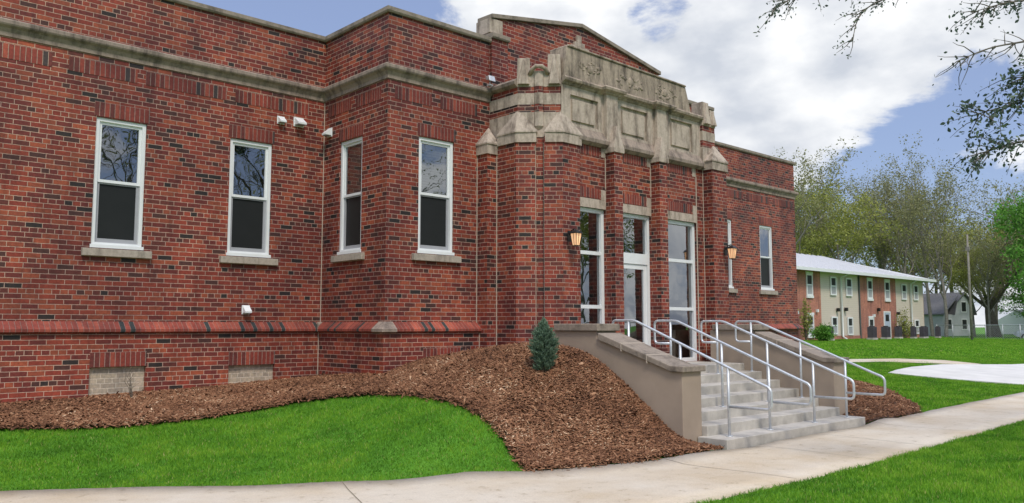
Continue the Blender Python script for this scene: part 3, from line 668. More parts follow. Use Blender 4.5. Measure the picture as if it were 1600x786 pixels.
# stone work of the portal -------------------------------------------
b = MB()
for z0, z1 in ((4.70, 5.12), (5.25, 5.44), (5.55, 5.70)):
    pr = [(9.145, 10.45), (9.145, 9.748), (9.648, 9.245)]
    chain(pr, z0, z1, ST, b); chain([(13.595, 9.25), (13.595, 9.175), (14.025, 9.175), (14.025, 10.45)], z0, z1, ST, b)
part_split(b, 'turret_stone_bands')
# frieze with three sunk panels
b = MB(); x_a, x_b, yf = 9.65, 13.60, 9.235
pan = [(9.87, 10.57, 4.97, 5.46), (11.17, 11.93, 4.97, 5.50), (12.62, 13.34, 4.97, 5.53)]
b.wall((x_a, yf), (x_b, yf), 4.72, 5.66, [(p[0]-x_a, p[1]-x_a, p[2], p[3]) for p in pan], ST, rec=.045)
for p in pan:
    b.face([(p[0], yf+.045, p[2]), (p[1], yf+.045, p[2]), (p[1], yf+.045, p[3]), (p[0], yf+.045, p[3])], ST)
    i = .07; b.box(p[0]+i, p[1]-i, yf+.018, yf+.06, p[2]+i*.9, p[3]-i*.9, ST)
part(b, 'frieze')
b = MB(); b.sweep([(0, 4.66), (.02, 4.665), (.085, 4.71), (.09, 4.77), (.0, 4.93)], [(10.0, yf), (13.6, yf)], STG)
part(b, 'frieze_sill')
b = MB(); MP = [(0, 5.60), (.02, 5.61), (.035, 5.635), (.085, 5.66), (.095, 5.70), (.07, 5.73), (0, 5.745)]
b.sweep(MP, [(9.66, yf), (10.66, yf), (10.66, yf-.09), (11.04, yf-.09), (11.04, yf), (12.08, yf), (12.08, yf-.09), (12.50, yf-.09), (12.50, yf), (13.60, yf)], STD)
part(b, 'frieze_moulding')
for xa, xb in ((10.70, 11.00), (12.12, 12.46)):
    b = MB(); b.box(xa, xb, yf-.085, yf+.02, 4.72, 5.62, ST); part(b, 'pilaster_strip', bevel=.01)
# attic block, weathered, with worn carved relief
b = MB(); b.prism_y([(9.70, 5.72), (13.30, 5.72), (13.12, 6.22), (9.78, 6.26)], 9.22, 9.62, STD)
b.prism_y([(9.78, 6.26), (13.12, 6.22), (13.10, 6.255), (9.80, 6.295)], 9.195, 9.64, STD)
att = part(b, 'attic_block', bevel=.012)
rr = random.Random(8); b = MB()
def blob(b, x, y, z, rx, ry, rz_, mat, n=8, m_=4, tilt=0):
    base = len(b.v); mi = b.mi(mat)
    for i in range(m_+1):
        ph = (math.pi/2)*i/m_
        for k in range(n):
            th = 2*math.pi*k/n; cx_, cz_ = rx*math.cos(th)*math.cos(ph), rz_*math.sin(th)*math.cos(ph)
            b.v.append((x+cx_*math.cos(tilt)-cz_*math.sin(tilt), y-ry*math.sin(ph), z+cx_*math.sin(tilt)+cz_*math.cos(tilt)))
    for i in range(m_):
        for k in range(n):
            k2 = (k+1) % n; b.f.append((base+i*n+k, base+i*n+k2, base+(i+1)*n+k2, base+(i+1)*n+k)); b.m.append(mi); b.uv.append('smooth')
for cx_, wd in ((10.35, .32), (11.45, .40), (12.45, .36)):
    for k in range(26):
        a = rr.uniform(0, 6.28); q = rr.random()**.6
        blob(b, cx_+wd*q*math.cos(a), 9.222, 5.98+.12*q*math.sin(a), rr.uniform(.025, .06), rr.uniform(.008, .02), rr.uniform(.015, .032), STD, tilt=rr.uniform(-1, 1))
    blob(b, cx_, 9.222, 5.98, .08, .022, .08, STD); part(b, 'carved_relief', att); b = MB()

# turret tops (merlons), half-round shaft between them
dg = Fr((9.15, 9.75), (9.65, 9.25))
def merlon(u0, u1, z1, fr, zb=5.55, dep=.26):
    b = MB(); um = (u0+u1)/2
    b.hexa([fr(u0, -.012, zb), fr(u1, -.012, zb), fr(u1, dep, zb), fr(u0, dep, zb)], [fr(u0+.015, .0, z1), fr(u1-.015, .0, z1), fr(u1-.015, dep, z1), fr(u0+.015, dep, z1)], ST)
    b.hexa([fr(u0+.03, -.075, zb+.03), fr(u1-.03, -.075, zb+.03), fr(u1-.01, .01, zb+.03), fr(u0+.01, .01, zb+.03)], [fr(um-.012, -.03, z1-.03), fr(um+.012, -.03, z1-.03), fr(um+.012, .02, z1-.03), fr(um-.012, .02, z1-.03)], ST)
    part(b, 'merlon', bevel=.008)
merlon(-.02, .215, 6.04, dg); merlon(.485, .72, 6.10, dg)
merlon(.0, .24, 6.03, Fr((13.60, 9.18), (14.02, 9.18))); merlon(.26, .44, 5.90, Fr((13.60, 9.18), (14.02, 9.18)))
b = MB(); c0 = Vector(dg(.35, .03, 0)); n_ = dg.n
c0 = Vector(dg(.35, .035, 0))
for za, zb_, ra, rb, mm in ((4.80, 4.88, .03, .095, ST), (4.88, 5.12, .095, .095, ST), (5.12, 5.25, .092, .092, B), (5.25, 5.44, .095, .095, ST), (5.44, 5.55, .092, .092, B), (5.55, 5.78, .095, .095, ST)):
    ra_ = [(c0.x+math.cos(a_)*ra, c0.y+math.sin(a_)*ra, za) for a_ in [k*math.pi/4 for k in range(8)]]; rb_ = [(c0.x+math.cos(a_)*rb, c0.y+math.sin(a_)*rb, zb_) for a_ in [k*math.pi/4 for k in range(8)]]; b.hexa(ra_, rb_, mm)
b.tube([Vector(dg(.20, .0, 5.76)), Vector(dg(.24, -.05, 5.83)), Vector(dg(.30, -.09, 5.87)), Vector(dg(.40, -.09, 5.87)), Vector(dg(.46, -.05, 5.83)), Vector(dg(.50, .0, 5.76))], .036, STD, 8)
ubox(b, dg, .20, .50, -.005, .2, 5.55, 5.82, ST)
part(b, 'turret_shaft')
# pier caps
def cap(name, ring_, z0, z1, apex, mat=ST, out=.03, closed=True):
    b = MB(); n = len(ring_); c = Vector((sum(p[0] for p in ring_)/n, sum(p[1] for p in ring_)/n))
    b.hexa([(p[0], p[1], z0) for p in ring_], [(p[0], p[1], z1) for p in ring_], mat)
    lip = [Vector(p)+(Vector(p)-c).normalized()*.02 for p in ring_]
    b.hexa([(*p, z1) for p in lip], [(*p, z1+.025) for p in lip], mat)
    for i in range(n):
        j = (i+1) % n; b.face([(*lip[i], z1+.025), (*lip[j], z1+.025), apex], mat)
    return part(b, name)
cap('pier_cap', [(8.845, 10.165), (9.09, 10.165), (9.09, 10.445), (8.845, 10.445)], 4.46, 4.62, (9.06, 10.38, 4.96))
cap('pier_cap', [(9.055, 9.71), (9.30, 9.465), (9.43, 9.60), (9.22, 10.15), (9.055, 10.15)], 4.60, 4.76, (9.16, 9.76, 5.17))
cap('pier_cap', [(9.40, 9.365), (9.61, 9.155), (10.055, 9.155), (10.055, 9.30), (9.62, 9.50)], 4.60, 4.76, (9.66, 9.26, 5.17))
cap('pier_cap', [(13.655, 9.005), (14.19, 9.005), (14.62, 9.44), (14.62, 9.9), (13.655, 9.3)], 4.66, 4.82, (13.98, 9.2, 5.22))
for xa, xb in ((10.735, 11.005), (11.995, 12.275)):
    b = MB(); xm = (xa+xb)/2
    b.hexa([(xa, 9.02, 4.58), (xb, 9.02, 4.58), (xb, 9.26, 4.58), (xa, 9.26, 4.58)], [(xa, 9.02, 4.66), (xb, 9.02, 4.66), (xb, 9.26, 4.66), (xa, 9.26, 4.66)], ST)
    b.hexa([(xa, 9.02, 4.66), (xb, 9.02, 4.66), (xb, 9.2, 4.66), (xa, 9.2, 4.66)], [(xm-.01, 9.065, 5.06), (xm+.01, 9.065, 5.06), (xm+.01, 9.2, 5.06), (xm-.01, 9.2, 5.06)], ST)
    part(b, 'pier_cap', bevel=.006)
# lintels and small stone blocks
for xa, xb in ((10.05, 10.76), (10.98, 12.02), (12.25, 13.44)):
    b = MB(); b.box(xa+.002, xb-.002, YP-.006, YP+.15, 3.60, 3.755, ST); b.box(xb-.125, xb-.003, YP-.008, YP+.05, 3.757, 3.93, ST); b.box(xb-.115, xb-.003, YP-.007, YP+.05, 4.50, 4.68, ST); part_split(b, 'lintel')
# pale mortar lines in the inner corners
MOR_ = simple('joint_mortar', (.50, .43, .37), .95, var=.15, scale=30)
b = MB()
for x, y, z0, z1 in ((XB, YL, 1.66, 5.4), (XB-PX, YL-PX, .5, 1.5), (8.87, 10.45, 1.66, 4.46), (8.872, 10.38, .9, 1.5), (9.08, 10.19, .9, 4.6), (9.354, 9.546, .9, 4.6), (9.456, 9.444, .9, 4.6), (10.755, 9.25, 3.95, 4.5), (12.015, 9.25, 3.95, 4.5), (13.44, 9.246, .95, 4.5), (13.68, 9.25, .95, 4.66)):
    b.box(x-.011, x+.004, y-.011, y+.004, z0, z1, MOR)
part_split(b, 'mortar_joint')
# windows
fL = Fr((0, YL), (1, YL)); fSi = Fr((XB, YL), (XB, YB)); fBa = Fr((0, YB), (1, YB)); fW = Fr((0, 12.35), (1, 12.35))
for a, c in W_L: window(fL, a, c, 2.73, 4.55)
window(fSi, YL-11.83, YL-11.15, 2.80, 4.64, True); window(fBa, XB+.60, XB+1.31, 2.78, 4.61, True)
window(fW, 18.9, 19.60, 2.66, 4.50, True); window(fW, 21.02, 21.72, 2.66, 4.48)
for xa, xb, z0, z1 in ((3.49, 4.24, .3, 1.035), (5.46, 6.22, .3, 1.0)):
    b = MB(); b.face([(xa, YL-PX+.06, z0), (xb, YL-PX+.06, z0), (xb, YL-PX+.06, z1), (xa, YL-PX+.06, z1)], BT); part(b, 'blocked_window', label='basement window bricked up in tan brick')
b = MB(); b.box(XB-PX+.74, XB-PX+1.53, YB-PX+.03, YB-PX+.08, .8, 1.055, DRK); part(b, 'basement_vent')
# entrance glazing
fE = Fr((0, YP), (1, YP))
def lights(u0, u1, z0, z1, bars):
    b = MB(); ring(b, fE, u0+.003, u1-.003, z0, z1, .07, .05, .15, WHT)
    for z in bars: ubox(b, fE, u0+.073, u1-.073, .06, .14, z-.03, z+.03, WHT)
    o = part(b, 'entrance_window'); zs = [z0+.07, *sum([[z-.03, z+.03] for z in bars], []), z1-.07]
    for k in range(0, len(zs), 2):
        b = MB(); pane(b, fE, u0+.073, u1-.073, zs[k], zs[k+1], .10); part(b, 'pane', o)
    return o
lights(10.05, 10.76, .94, 3.60, (1.93, 2.84)); lights(12.25, 13.44, .94, 3.60, (1.93, 2.84))
b = MB(); ring(b, fE, 10.983, 12.017, .945, 3.60, .065, .05, .15, WHT); ubox(b, fE, 11.048, 11.952, .05, .15, 2.71, 2.90, WHT); dfm = part(b, 'door_frame')
b = MB(); pane(b, fE, 11.05, 11.95, 2.90, 3.535, .10); part(b, 'transom_pane', dfm)
b = MB(); ring(b, fE, 11.052, 11.948, .96, 2.705, .085, .07, .12, WHT, wb=.2); door = part(b, 'door')
b = MB(); pane(b, fE, 11.137, 11.863, 1.16, 2.62, .095); part(b, 'pane', door)
b = MB(); b.tube(fillet([fE(11.17, .065, 1.75), fE(11.17, .01, 1.75), fE(11.17, .01, 2.05), fE(11.17, .065, 2.05)], .03), .011, MET); part(b, 'handle', door)
# entrance hall behind the glass
b = MB(); b.box(9.7, 14.0, 13.0, 13.1, .9, 4.0, IW); b.box(9.6, 9.7, 9.5, 13.0, .9, 4.0, IW); b.box(14.0, 14.1, 9.5, 13.0, .9, 4.0, IW); b.box(9.7, 14.0, 9.42, 13.0, .86, .93, IF); b.box(9.7, 14.0, 9.5, 13.0, 3.72, 3.8, IW)
b.box(10.80, 11.05, 10.3, 10.55, .93, 3.72, IW); b.box(12.9, 13.25, 10.6, 10.9, .93, 3.72, IW); b.box(11.9, 12.9, 12.9, 12.98, .93, 3.0, DRK)
part(b, 'entrance_hall')

# ------------------------------------------------------------------ small fittings on the walls
def lantern(x, y, z, label):
    r = empty('wall_lantern', (x, y, z)); tag(r, label, 'lantern', 'black wall lanterns beside the entrance')
    b = MB(); b.box(-.05, .05, .17, .19, -.08, .14, BLK); b.tube([(0, .18, .05), (0, .12, .15), (0, .03, .17), (0, 0, .15)], .012, BLK, 6)
    b.tube([(0, 0, .155), (0, 0, .13)], [.012, .02], BLK, 8); b.build('bracket', r)
    b = MB(); b.hexa([(-.10, -.10, .085), (.10, -.10, .085), (.10, .10, .085), (-.10, .10, .085)], [(-.035, -.035, .145), (.035, -.035, .145), (.035, .035, .145), (-.035, .035, .145)], BLK)
    b.box(-.105, .105, -.105, .105, .070, .085, BLK); b.box(-.055, .055, -.055, .055, -.185, -.165, BLK)
    for sx in (-1, 1):
        for sy in (-1, 1): b.tube([(sx*.082, sy*.082, .07), (sx*.05, sy*.05, -.17)], .007, BLK, 4)
        b.tube([(sx*.083, 0, .07), (sx*.052, 0, -.17)], .005, BLK, 4); b.tube([(0, sx*.083, .07), (0, sx*.052, -.17)], .005, BLK, 4)
    cg = b.build('cage', r)
    b = MB(); b.hexa([(-.046, -.046, -.165), (.046, -.046, -.165), (.046, .046, -.165), (-.046, .046, -.165)], [(-.076, -.076, .07), (.076, -.076, .07), (.076, .076, .07), (-.076, .076, .07)], LAMP); b.build('glass', r); r.scale = (.8,)*3
lantern(9.72, 8.99, 3.03, 'lit black lantern on the brick pier left of the entrance doors'); lantern(14.02, 8.84, 3.05, 'lit black lantern on the brick pier right of the entrance doors')
def hood(name, loc, rz, w_, h_, d_, label, group=None, mat=WHT):
    r = empty(name, loc, rz); tag(r, label, 'vent', group)
    b = MB(); b.box(-w_/2, w_/2, -.012, 0, -h_/2, h_/2, mat); b.build('flange', r)
    b = MB(); b.prism_x([(-.012, h_*.45), (-.012, -h_*.35), (-d_, -h_*.35), (-d_, -h_*.15)], -w_*.42, w_*.42, mat); b.build('hood', r)
    b = MB(); b.box(-w_*.36, w_*.36, -d_+.01, -.02, -h_*.42, -h_*.36, GRY); b.build('flap', r)
hood('wall_vent', (6.25, YL, 4.97), 0, .13, .13, .11, 'smaller square white vent hood high on the left wall', 'white vent hoods near the inner corner')
hood('wall_vent', (6.57, YL, 4.99), 0, .18, .155, .15, 'larger white vent hood high on the left wall beside the inner corner', 'white vent hoods near the inner corner')
hood('wall_vent', (XB, 12.16, 4.86), -math.pi/2, .15, .15, .12, 'white vent hood on the side wall of the projecting bay, near the inner corner', 'white vent hoods near the inner corner')
hood('wall_vent', (5.74, YL, 1.86), 0, .13, .14, .11, 'low white vent cap just above the sloping brick ledge')
fl = empty('floodlight', (9.02, 10.30, 5.66)); tag(fl, 'small grey floodlight perched on the stone cornice beside the turret', 'floodlight')
b = MB(); b.box(-.05, .05, -.05, .05, 0, .03, MET); b.tube([(0, 0, .02), (0, 0, .12)], .014, MET, 6); b.build('mount', fl)
b = MB(); b.hexa([(-.09, -.10, .09), (.09, -.10, .09), (.07, .05, .14), (-.07, .05, .14)], [(-.09, -.06, .22), (.09, -.06, .22), (.07, .06, .22), (-.07, .06, .22)], MET); b.build('head', fl, .008); fl.scale = (.75,)*3

# ------------------------------------------------------------------ entrance steps
st = empty('entrance_steps', (11.45, 6.09, 0)); tag(st, 'concrete entrance steps with tan stucco cheek walls and stone copings', 'steps'); ST_INV = Matrix.Translation(Vector((-11.45, -6.09, 0)))
def spart(mb, name, bevel=0, parent=st):
    o = mb.build(name, None, bevel); o.parent = parent; o.matrix_parent_inverse = ST_INV if parent is st else Matrix.Identity(4); return o
ys_ = [6.09, 6.47, 6.83, 7.18, 7.53, 7.88, 8.23, 9.40]
for k in range(7):
    b = MB(); xa, xb = (9.43, 13.46) if k == 0 else (9.552, 13.368)
    b.box(xa, xb, ys_[k], (6.54 if k == 0 else (ys_[k+1]+.05 if k < 6 else 9.40)), -.25 if k == 0 else .134*k+.001-.05*(k > 0), .134*(k+1), CON); spart(b, 'step' if k < 6 else 'landing', .009)
for xa, xb in ((9.12, 9.55), (13.37, 13.80)):
    b = MB(); b.prism_x([(8.95, -.3), (8.95, 1.53), (8.04, 1.53), (8.04, 1.425), (6.72, .995), (6.55, .995), (6.55, -.3)], xa, xb, STUC); ck = spart(b, 'cheek_wall', .008)
    b = MB(); b.box(xa-.04, xb+.04, 7.99, 8.88, 1.532, 1.64, STC); spart(b, 'coping', .012, ck)
    b = MB(); b.prism_x([(7.985, 1.405), (7.985, 1.508), (6.72, 1.083), (6.50, 1.075), (6.50, .995), (6.70, .997)], xa-.045, xb+.045, STC); spart(b, 'coping', .012, ck)
    b = MB()
    for y_, z_ in ((7.55, 1.363), (7.1, 1.212)): b.hexa([(xa-.048, y_-.008, z_-.115), (xb+.048, y_-.008, z_-.115), (xb+.048, y_+.008, z_-.11), (xa-.048, y_+.008, z_-.11)], [(xa-.048, y_-.008, z_+.0005), (xb+.048, y_-.008, z_+.0005), (xb+.048, y_+.008, z_+.0055), (xa-.048, y_+.008, z_+.0055)], MOR); spart(b, 'coping_joint', 0, ck); b = MB()
def rail(x, label):
    r = empty('handrail', (x, 6.25, .134)); tag(r, label, 'handrail', 'galvanised handrails on the entrance steps')
    p = lambda y, z: (0, y-6.25, z-.134)
    b = MB(); b.tube(fillet([p(7.95, 1.33), p(8.26, 1.33), p(8.26, 1.69), p(7.84, 1.69), p(5.78, .86), p(5.62, .80), p(5.62, .53), p(6.25, .53)], .07, 5), .019, MET, 10); b.build('rail', r)
    for y, z0, z1 in ((6.25, 0, 1.04), (7.02, .402, 1.345), (7.95, .804, 1.675)):
        b = MB(); b.tube([p(y, z0+(0.134 if y == 6.25 else 0)), p(y, z1)], .019, MET, 10); zz = z0+(0.134 if y == 6.25 else 0); b.tube([p(y, zz), p(y, zz+.012)], .045, MET, 10); b.build('post', r)
rail(9.74, 'galvanised handrail against the left stair wall'); rail(10.78, 'galvanised handrail standing free, second from the left'); rail(12.08, 'galvanised handrail standing free, third from the left'); rail(13.15, 'galvanised handrail against the right stair wall')

# ------------------------------------------------------------------ plants near the building
def needles(name, loc, hgt, wid, n, seed, mat, label):
    r_ = np.random.default_rng(seed); root = empty(name, loc); tag(root, label, 'shrub')
    b = MB(); b.tube([(0, 0, -.1), (0, 0, hgt*.5), (.01, 0, hgt*.9)], [.02, .012, .004], BARK, 6)
    V = []; Rn = []
    ns = 150; tips = []
    for k in range(ns):
        t = (k+.5)/ns; z = .04*hgt+t*hgt*.86; pr = math.sin(math.pi*min(1, (t*.86+.17)))**.75; a = k*2.39996; rad = wid*.5*pr*r_.uniform(.55, 1.2)
        e = np.array([math.cos(a)*rad, math.sin(a)*rad, z+.11*hgt*r_.uniform(.7, 1.4)]); s_ = np.array([0, 0, z])
        b.tube([tuple(s_), tuple((s_+e)/2+np.array([0, 0, -.01])), tuple(e)], [.005, .004, .002], BARK, 4, False); tips.append((s_, e))
    b.build('stem', root)
    per = n//ns
    for s_, e in tips:
        u = r_.uniform(.35, 1.12, per)[:, None]; c = s_+(e-s_)*u+r_.normal(0, .011, (per, 3)); d = (e-s_)/np.linalg.norm(e-s_)+np.array([0, 0, .7])+r_.normal(0, .5, (per, 3)); d /= np.linalg.norm(d, axis=1)[:, None]
        sd_ = np.cross(d, r_.normal(0, 1, (per, 3))); sd_ /= np.linalg.norm(sd_, axis=1)[:, None]; L = r_.uniform(.018, .042, per)[:, None]
        V.append(np.stack([c-sd_*.0035, c+sd_*.0035, c+d*L+sd_*.0015, c+d*L-sd_*.0015], 1)); Rn.append(np.clip(r_.normal(.5, .2, per)+.25*(u[:, 0]-.7), 0, 1))
    V = np.concatenate(V).reshape(-1, 3); f = np.arange(len(V)).reshape(-1, 4); fastmesh('foliage', V, f, mat, np.repeat(np.concatenate(Rn), 4), root)
needles('conifer_shrub', (8.01, 8.02, h1(8.01, 8.02)), .70, .32, 27000, 4, LEAF_N, 'small blue-green conifer shrub in the mulch left of the stair wall')
def sapling(loc, hgt, seed, label, sp=.3):
    r = random.Random(seed); root = empty('bare_sapling', loc); tag(root, label, 'plant'); b = MB()
    for k in range(5):
        a = r.uniform(0, 6.28); ln = r.uniform(.2, 1)*sp; p = [(0, 0, -.05)]
        for q in range(1, 5): p.append((math.cos(a)*ln*q/4*.5+r.uniform(-.02, .02), math.sin(a)*.1*q/4, hgt*q/4*r.uniform(.8, 1.0)))
        b.tube(p, [.006, .005, .004, .003, .0015], BARK, 5, False)
        for t in range(3):
            q = p[2+t % 3]; b.tube([q, (q[0]+r.uniform(-.1, .1), q[1]-.02, q[2]+r.uniform(.05, .12))], [.003, .001], BARK, 4, False)
    b.build('stems', root)
sapling((3.98, 12.02, h1(3.98, 12.02)), .42, 3, 'small leafless sapling in front of the left bricked-up basement window')

# ------------------------------------------------------------------ trees
def tree_meshes(seed, hgt, trunk_h, r0, spread, leafmat, bark, nleaf, leaf, levels=4, upness=.55, nlimb=8, cl=.5, fork=False):
    r = random.Random(seed); b = MB(); tips = []
    def grow(p, d, L, rad, lv):
        n = 4; pts = [p]; q = Vector(p); dd = Vector(d)
        for k in range(n):
            wb = .13 if lv else .045; dd = (dd+Vector((r.gauss(0, wb), r.gauss(0, wb), r.gauss(.05, .09)))).normalized(); q = q+dd*(L/n); pts.append(q.copy())
        rads = [rad*(1-.62*k/n) for k in range(n+1)]
        b.tube(pts, rads, bark, 7 if lv == 0 else (5 if lv < 2 else 3), False)
        if lv >= 2: tips.append((pts, L))
        if lv >= levels: return
        m_ = nlimb if lv == 0 else (5 if lv == 1 else 4)
        for k in range(m_):
            t = (.45+.55*(k+r.random())/m_) if lv else (trunk_h/hgt*1.35+(1-trunk_h/hgt*1.35)*(k+r.random()*.6)/m_ if not fork else r.uniform(.75, 1))
            t = min(t, 1); i = min(int(t*n), n-1); base = pts[i]+(pts[i+1]-pts[i])*(t*n-i)
            a = k*2.4+r.uniform(-.5, .5); side = dd.orthogonal().normalized(); side.rotate(Matrix.Rotation(a, 3, dd)) if False else None
            ax = dd.orthogonal().normalized(); bx = dd.cross(ax); sv = ax*math.cos(a)+bx*math.sin(a)
            nd_ = (dd*upness+sv*spread*r.uniform(.7, 1.2)+Vector((0, 0, .25))).normalized()
            grow(base, nd_, L*r.uniform(.42, .62) if lv else (L*r.uniform(.38, .55) if not fork else hgt*r.uniform(.34, .44)), rads[i]*(.55 if lv else .5), lv+1)
    grow(Vector((0, 0, -.3)), Vector((0, 0, 1)), hgt*(.78 if not fork else trunk_h/hgt*1.1), r0, 0)
    rn = np.random.default_rng(seed); per = max(1, nleaf//max(1, len(tips))); V = []; R_ = []
    for pts, L in tips:
        P = np.array([tuple(p) for p in pts]); t = rn.uniform(.3, 4, per); i = np.minimum(t.astype(int), 3); c = P[i]+(P[i+1]-P[i])*(t-i)[:, None]+rn.normal(0, cl, (per, 3))*rn.uniform(.2, 1, (per, 1))
        d = rn.normal(0, 1, (per, 3)); d /= np.linalg.norm(d, axis=1)[:, None]; e = np.cross(d, rn.normal(0, 1, (per, 3))); e /= np.linalg.norm(e, axis=1)[:, None]
        s_ = (leaf*rn.uniform(.5, 1.3, per))[:, None]; V.append(np.stack([c-d*s_, c-e*s_*.5, c+d*s_, c+e*s_*.5], 1)); R_.append(np.clip(rn.normal(.5, .22, per)+rn.normal(0, .15), 0, 1))
    V = np.concatenate(V).reshape(-1, 3); return b, V, np.repeat(np.concatenate(R_), 4), leafmat
def tree(name, loc, label, args, group, rz=0, cat='tree'):
    root = empty(name, loc, rz); tag(root, label, cat, group); b, V, rn, lm = tree_meshes(*args)
    b.build('trunk', root); fastmesh('crown', V, np.arange(len(V)).reshape(-1, 4), lm, rn, root); return root
def again(src, loc, label, rz, sc):
    o = copy_tree(src); o.location = loc; o.rotation_euler.z = rz; o.scale = sc; o['label'] = label; return o
GRP = 'trees behind the apartment row'
A_ = tree('tree', (73, 39.5, .5), 'pale sparse tree rising directly beside the brick building corner', (21, 15.2, 4, .26, .75, LEAF_O, BARKG, 6800, .115, 4, .6, 9, .35), GRP)
B_ = tree('tree', (78, 37.5, .5), 'yellow-green leafed tree above the left half of the metal roof', (22, 12.2, 3, .22, .8, LEAF_Y, BARKG, 12000, .125, 4, .5, 9, .5), GRP)
C_ = tree('tree', (88, 38, .5), 'nearly bare dark-limbed tree above the middle of the metal roof', (23, 14.6, 5, .27, .7, LEAF_O, BARKG, 2000, .10, 4, .75, 9, .3), GRP)
D_ = tree('tree', (84, 34, .5), 'thin brownish-yellow tree at the right end of the metal roof', (24, 14, 4, .22, .6, LEAF_O, BARKG, 6500, .115, 4, .8, 10, .35), GRP)
E_ = tree('tree', (82.6, 25.3, .45), 'big forked tree with thick dark trunk and spreading limbs right of the grey house', (25, 13, 3.4, .70, .9, LEAF_O, BARK, 4000, .11, 4, .55, 8, .35, True), GRP)
F_ = tree('tree', (77, 18.8, .45), 'dense bright green tree at the right edge of the lawn', (26, 12, 1.4, .25, .9, LEAF_G, BARK, 17000, .15, 4, .35, 11, .55), GRP)
again(B_, (84, 43, .5), 'tall yellow-green tree behind the left part of the roof, second from the brick corner', 1.9, (1.1, 1.1, 1.05))
again(D_, (80.5, 41.5, .5), 'olive tree filling in behind the roof next to the pale corner tree', .8, (1.2, 1.2, 1.02))
again(B_, (91, 35.5, .5), 'yellow-green tree over the right third of the metal roof', 4.1, (1.15, 1.15, .98))
again(A_, (96, 41, .5), 'tall olive tree farthest back above the middle of the roof', 2.2, (1.15, 1.15, 1.02))
again(C_, (99, 34, .5), 'bare-topped tree behind the grey siding end of the row', 3.3, (1.05, 1.05, 1.0))
again(B_, (100, 30.5, .5), 'low yellow-green tree just left of the grey house', 5.2, (1.1, 1.1, .85))
again(A_, (104, 27.5, .5), 'grey-olive tree behind the grey house roof', .4, (1.15, 1.15, 1.0))
again(D_, (78, 27.8, .45), 'slender dark-trunked tree just past the right end of the row', 1.2, (.8, .8, .85))
again(C_, (80, 29.6, .45), 'slim leafless tree between the row end and the grey house', 2.0, (.7, .7, .95))
again(D_, (106, 22, .5), 'faint olive tree far behind the big forked trunk', 5.0, (1.3, 1.3, 1.0))
again(A_, (96, 18.5, .5), 'tall thin-leafed tree behind the dense green one at the right edge', 3.0, (1.2, 1.2, 1.0))
again(B_, (99, 24, .5), 'yellowish tree seen through the bare limbs of the forked tree', 2.7, (1.1, 1.1, .95))
again(B_, (103, 37.5, .5), 'low yellow-green tree far back between the bare-topped trees', .9, (1.3, 1.3, .9))
again(A_, (92, 46, .5), 'hazy olive tree far back behind the left part of the roof', 4.4, (1.2, 1.2, 1.05))
again(B_, (81.5, 26.6, .5), 'slight yellow-green tree standing in front of the grey house', 2.2, (.5, .5, .55))
again(A_, (79, 24.6, .5), 'thin young tree between the utility pole and the grey house gable', 5.1, (.42, .42, .5))
again(B_, (93, 24.2, .5), 'soft yellow-green tree filling the gap left of the forked trunk', .6, (1.0, 1.0, .8))
again(B_, (95, 20.5, .5), 'soft yellow-green tree between the forked tree and the dense green one', 3.4, (1.0, 1.0, .9))
again(D_, (89, 22.6, .5), 'olive spring tree right behind the fork of the thick trunk', 1.7, (.95, .95, .85))
again(F_, (101, 21.5, .5), 'low green tree closing the view behind the parked car', 1.1, (1.0, 1.0, .62))
again(F_, (112, 27, .5), 'small round green tree behind the trunk of the forked tree', 2.4, (1.2, 1.2, .55))
again(B_, (109, 17.5, .5), 'yellow-green tree at the far right behind the dark red shed', 3.9, (1.1, 1.1, .8))
again(F_, (124, 22, .5), 'farthest green tree on the right-hand horizon', 4.9, (1.9, 1.9, .6))
# trees opposite the facade (behind the photographer), mirrored in the window panes
G2 = 'lawn trees opposite the facade'
for k, (x, y, s_, src) in enumerate([(12.4, -16, .8, C_), (19.5, -17, .72, C_), (5, -22, .6, B_), (28, -20, .9, C_), (-4, -20, 1.0, D_), (38, -16, .8, B_), (14, -34, .75, F_), (24, -36, .8, F_)]):
    again(src, (x, y, 0), 'spring tree on the lawn opposite the facade', k*1.3, (s_,)*3)['group'] = G2
for o in list(COL.objects):
    if o.get('group') == G2: o['category'] = 'tree'

# overhanging tree at the upper right, its trunk outside the frame
near = empty('shade_tree', (12.4, -.6, 0)); tag(near, 'dark-leafed branches of a near tree reaching into the top right of the sky', 'tree')
nb = MB(); NI = Vector((12.4, -.6, 0)); rr = random.Random(31); lv_c, lv_s = [], []
def limb(pts, r0, r1, tw, leaves, tlen=.42, lsz=.026):
    P = catmull3([Vector(p) for p in pts]); n = len(P)
    nb.tube([p-NI for p in P], [r0+(r1-r0)*(i/(n-1))**.7 for i in range(n)], BARK, 7, False)
    for k in range(tw):
        t = rr.uniform(.52, 1)**.8; i = min(int(t*(n-1)), n-2); q = P[i]; d = (P[i+1]-P[i]).normalized()
        sv = Vector((rr.gauss(0, 1), rr.gauss(0, 1), rr.gauss(-.1, .7))); d2 = (d*.8+sv*.55).normalized(); L = tlen*rr.uniform(.4, 1.2)
        tp = [q.copy()]; qq = q.copy()
        for s_ in range(4): d2 = (d2+Vector((rr.gauss(0, .2), rr.gauss(0, .2), rr.gauss(-.03, .15)))).normalized(); qq = qq+d2*L/4; tp.append(qq.copy())
        nb.tube([p-NI for p in tp], [.0065, .005, .004, .003, .0016], BARK, 4, False)
        for s_ in range(1, 5):
            for _ in range(leaves):
                if rr.random() < .75:
                    c = tp[s_]-NI+Vector((rr.gauss(0, .035), rr.gauss(0, .035), rr.gauss(0, .035))); lv_c.append(tuple(c)); lv_s.append(lsz*rr.uniform(.5, 1.3))
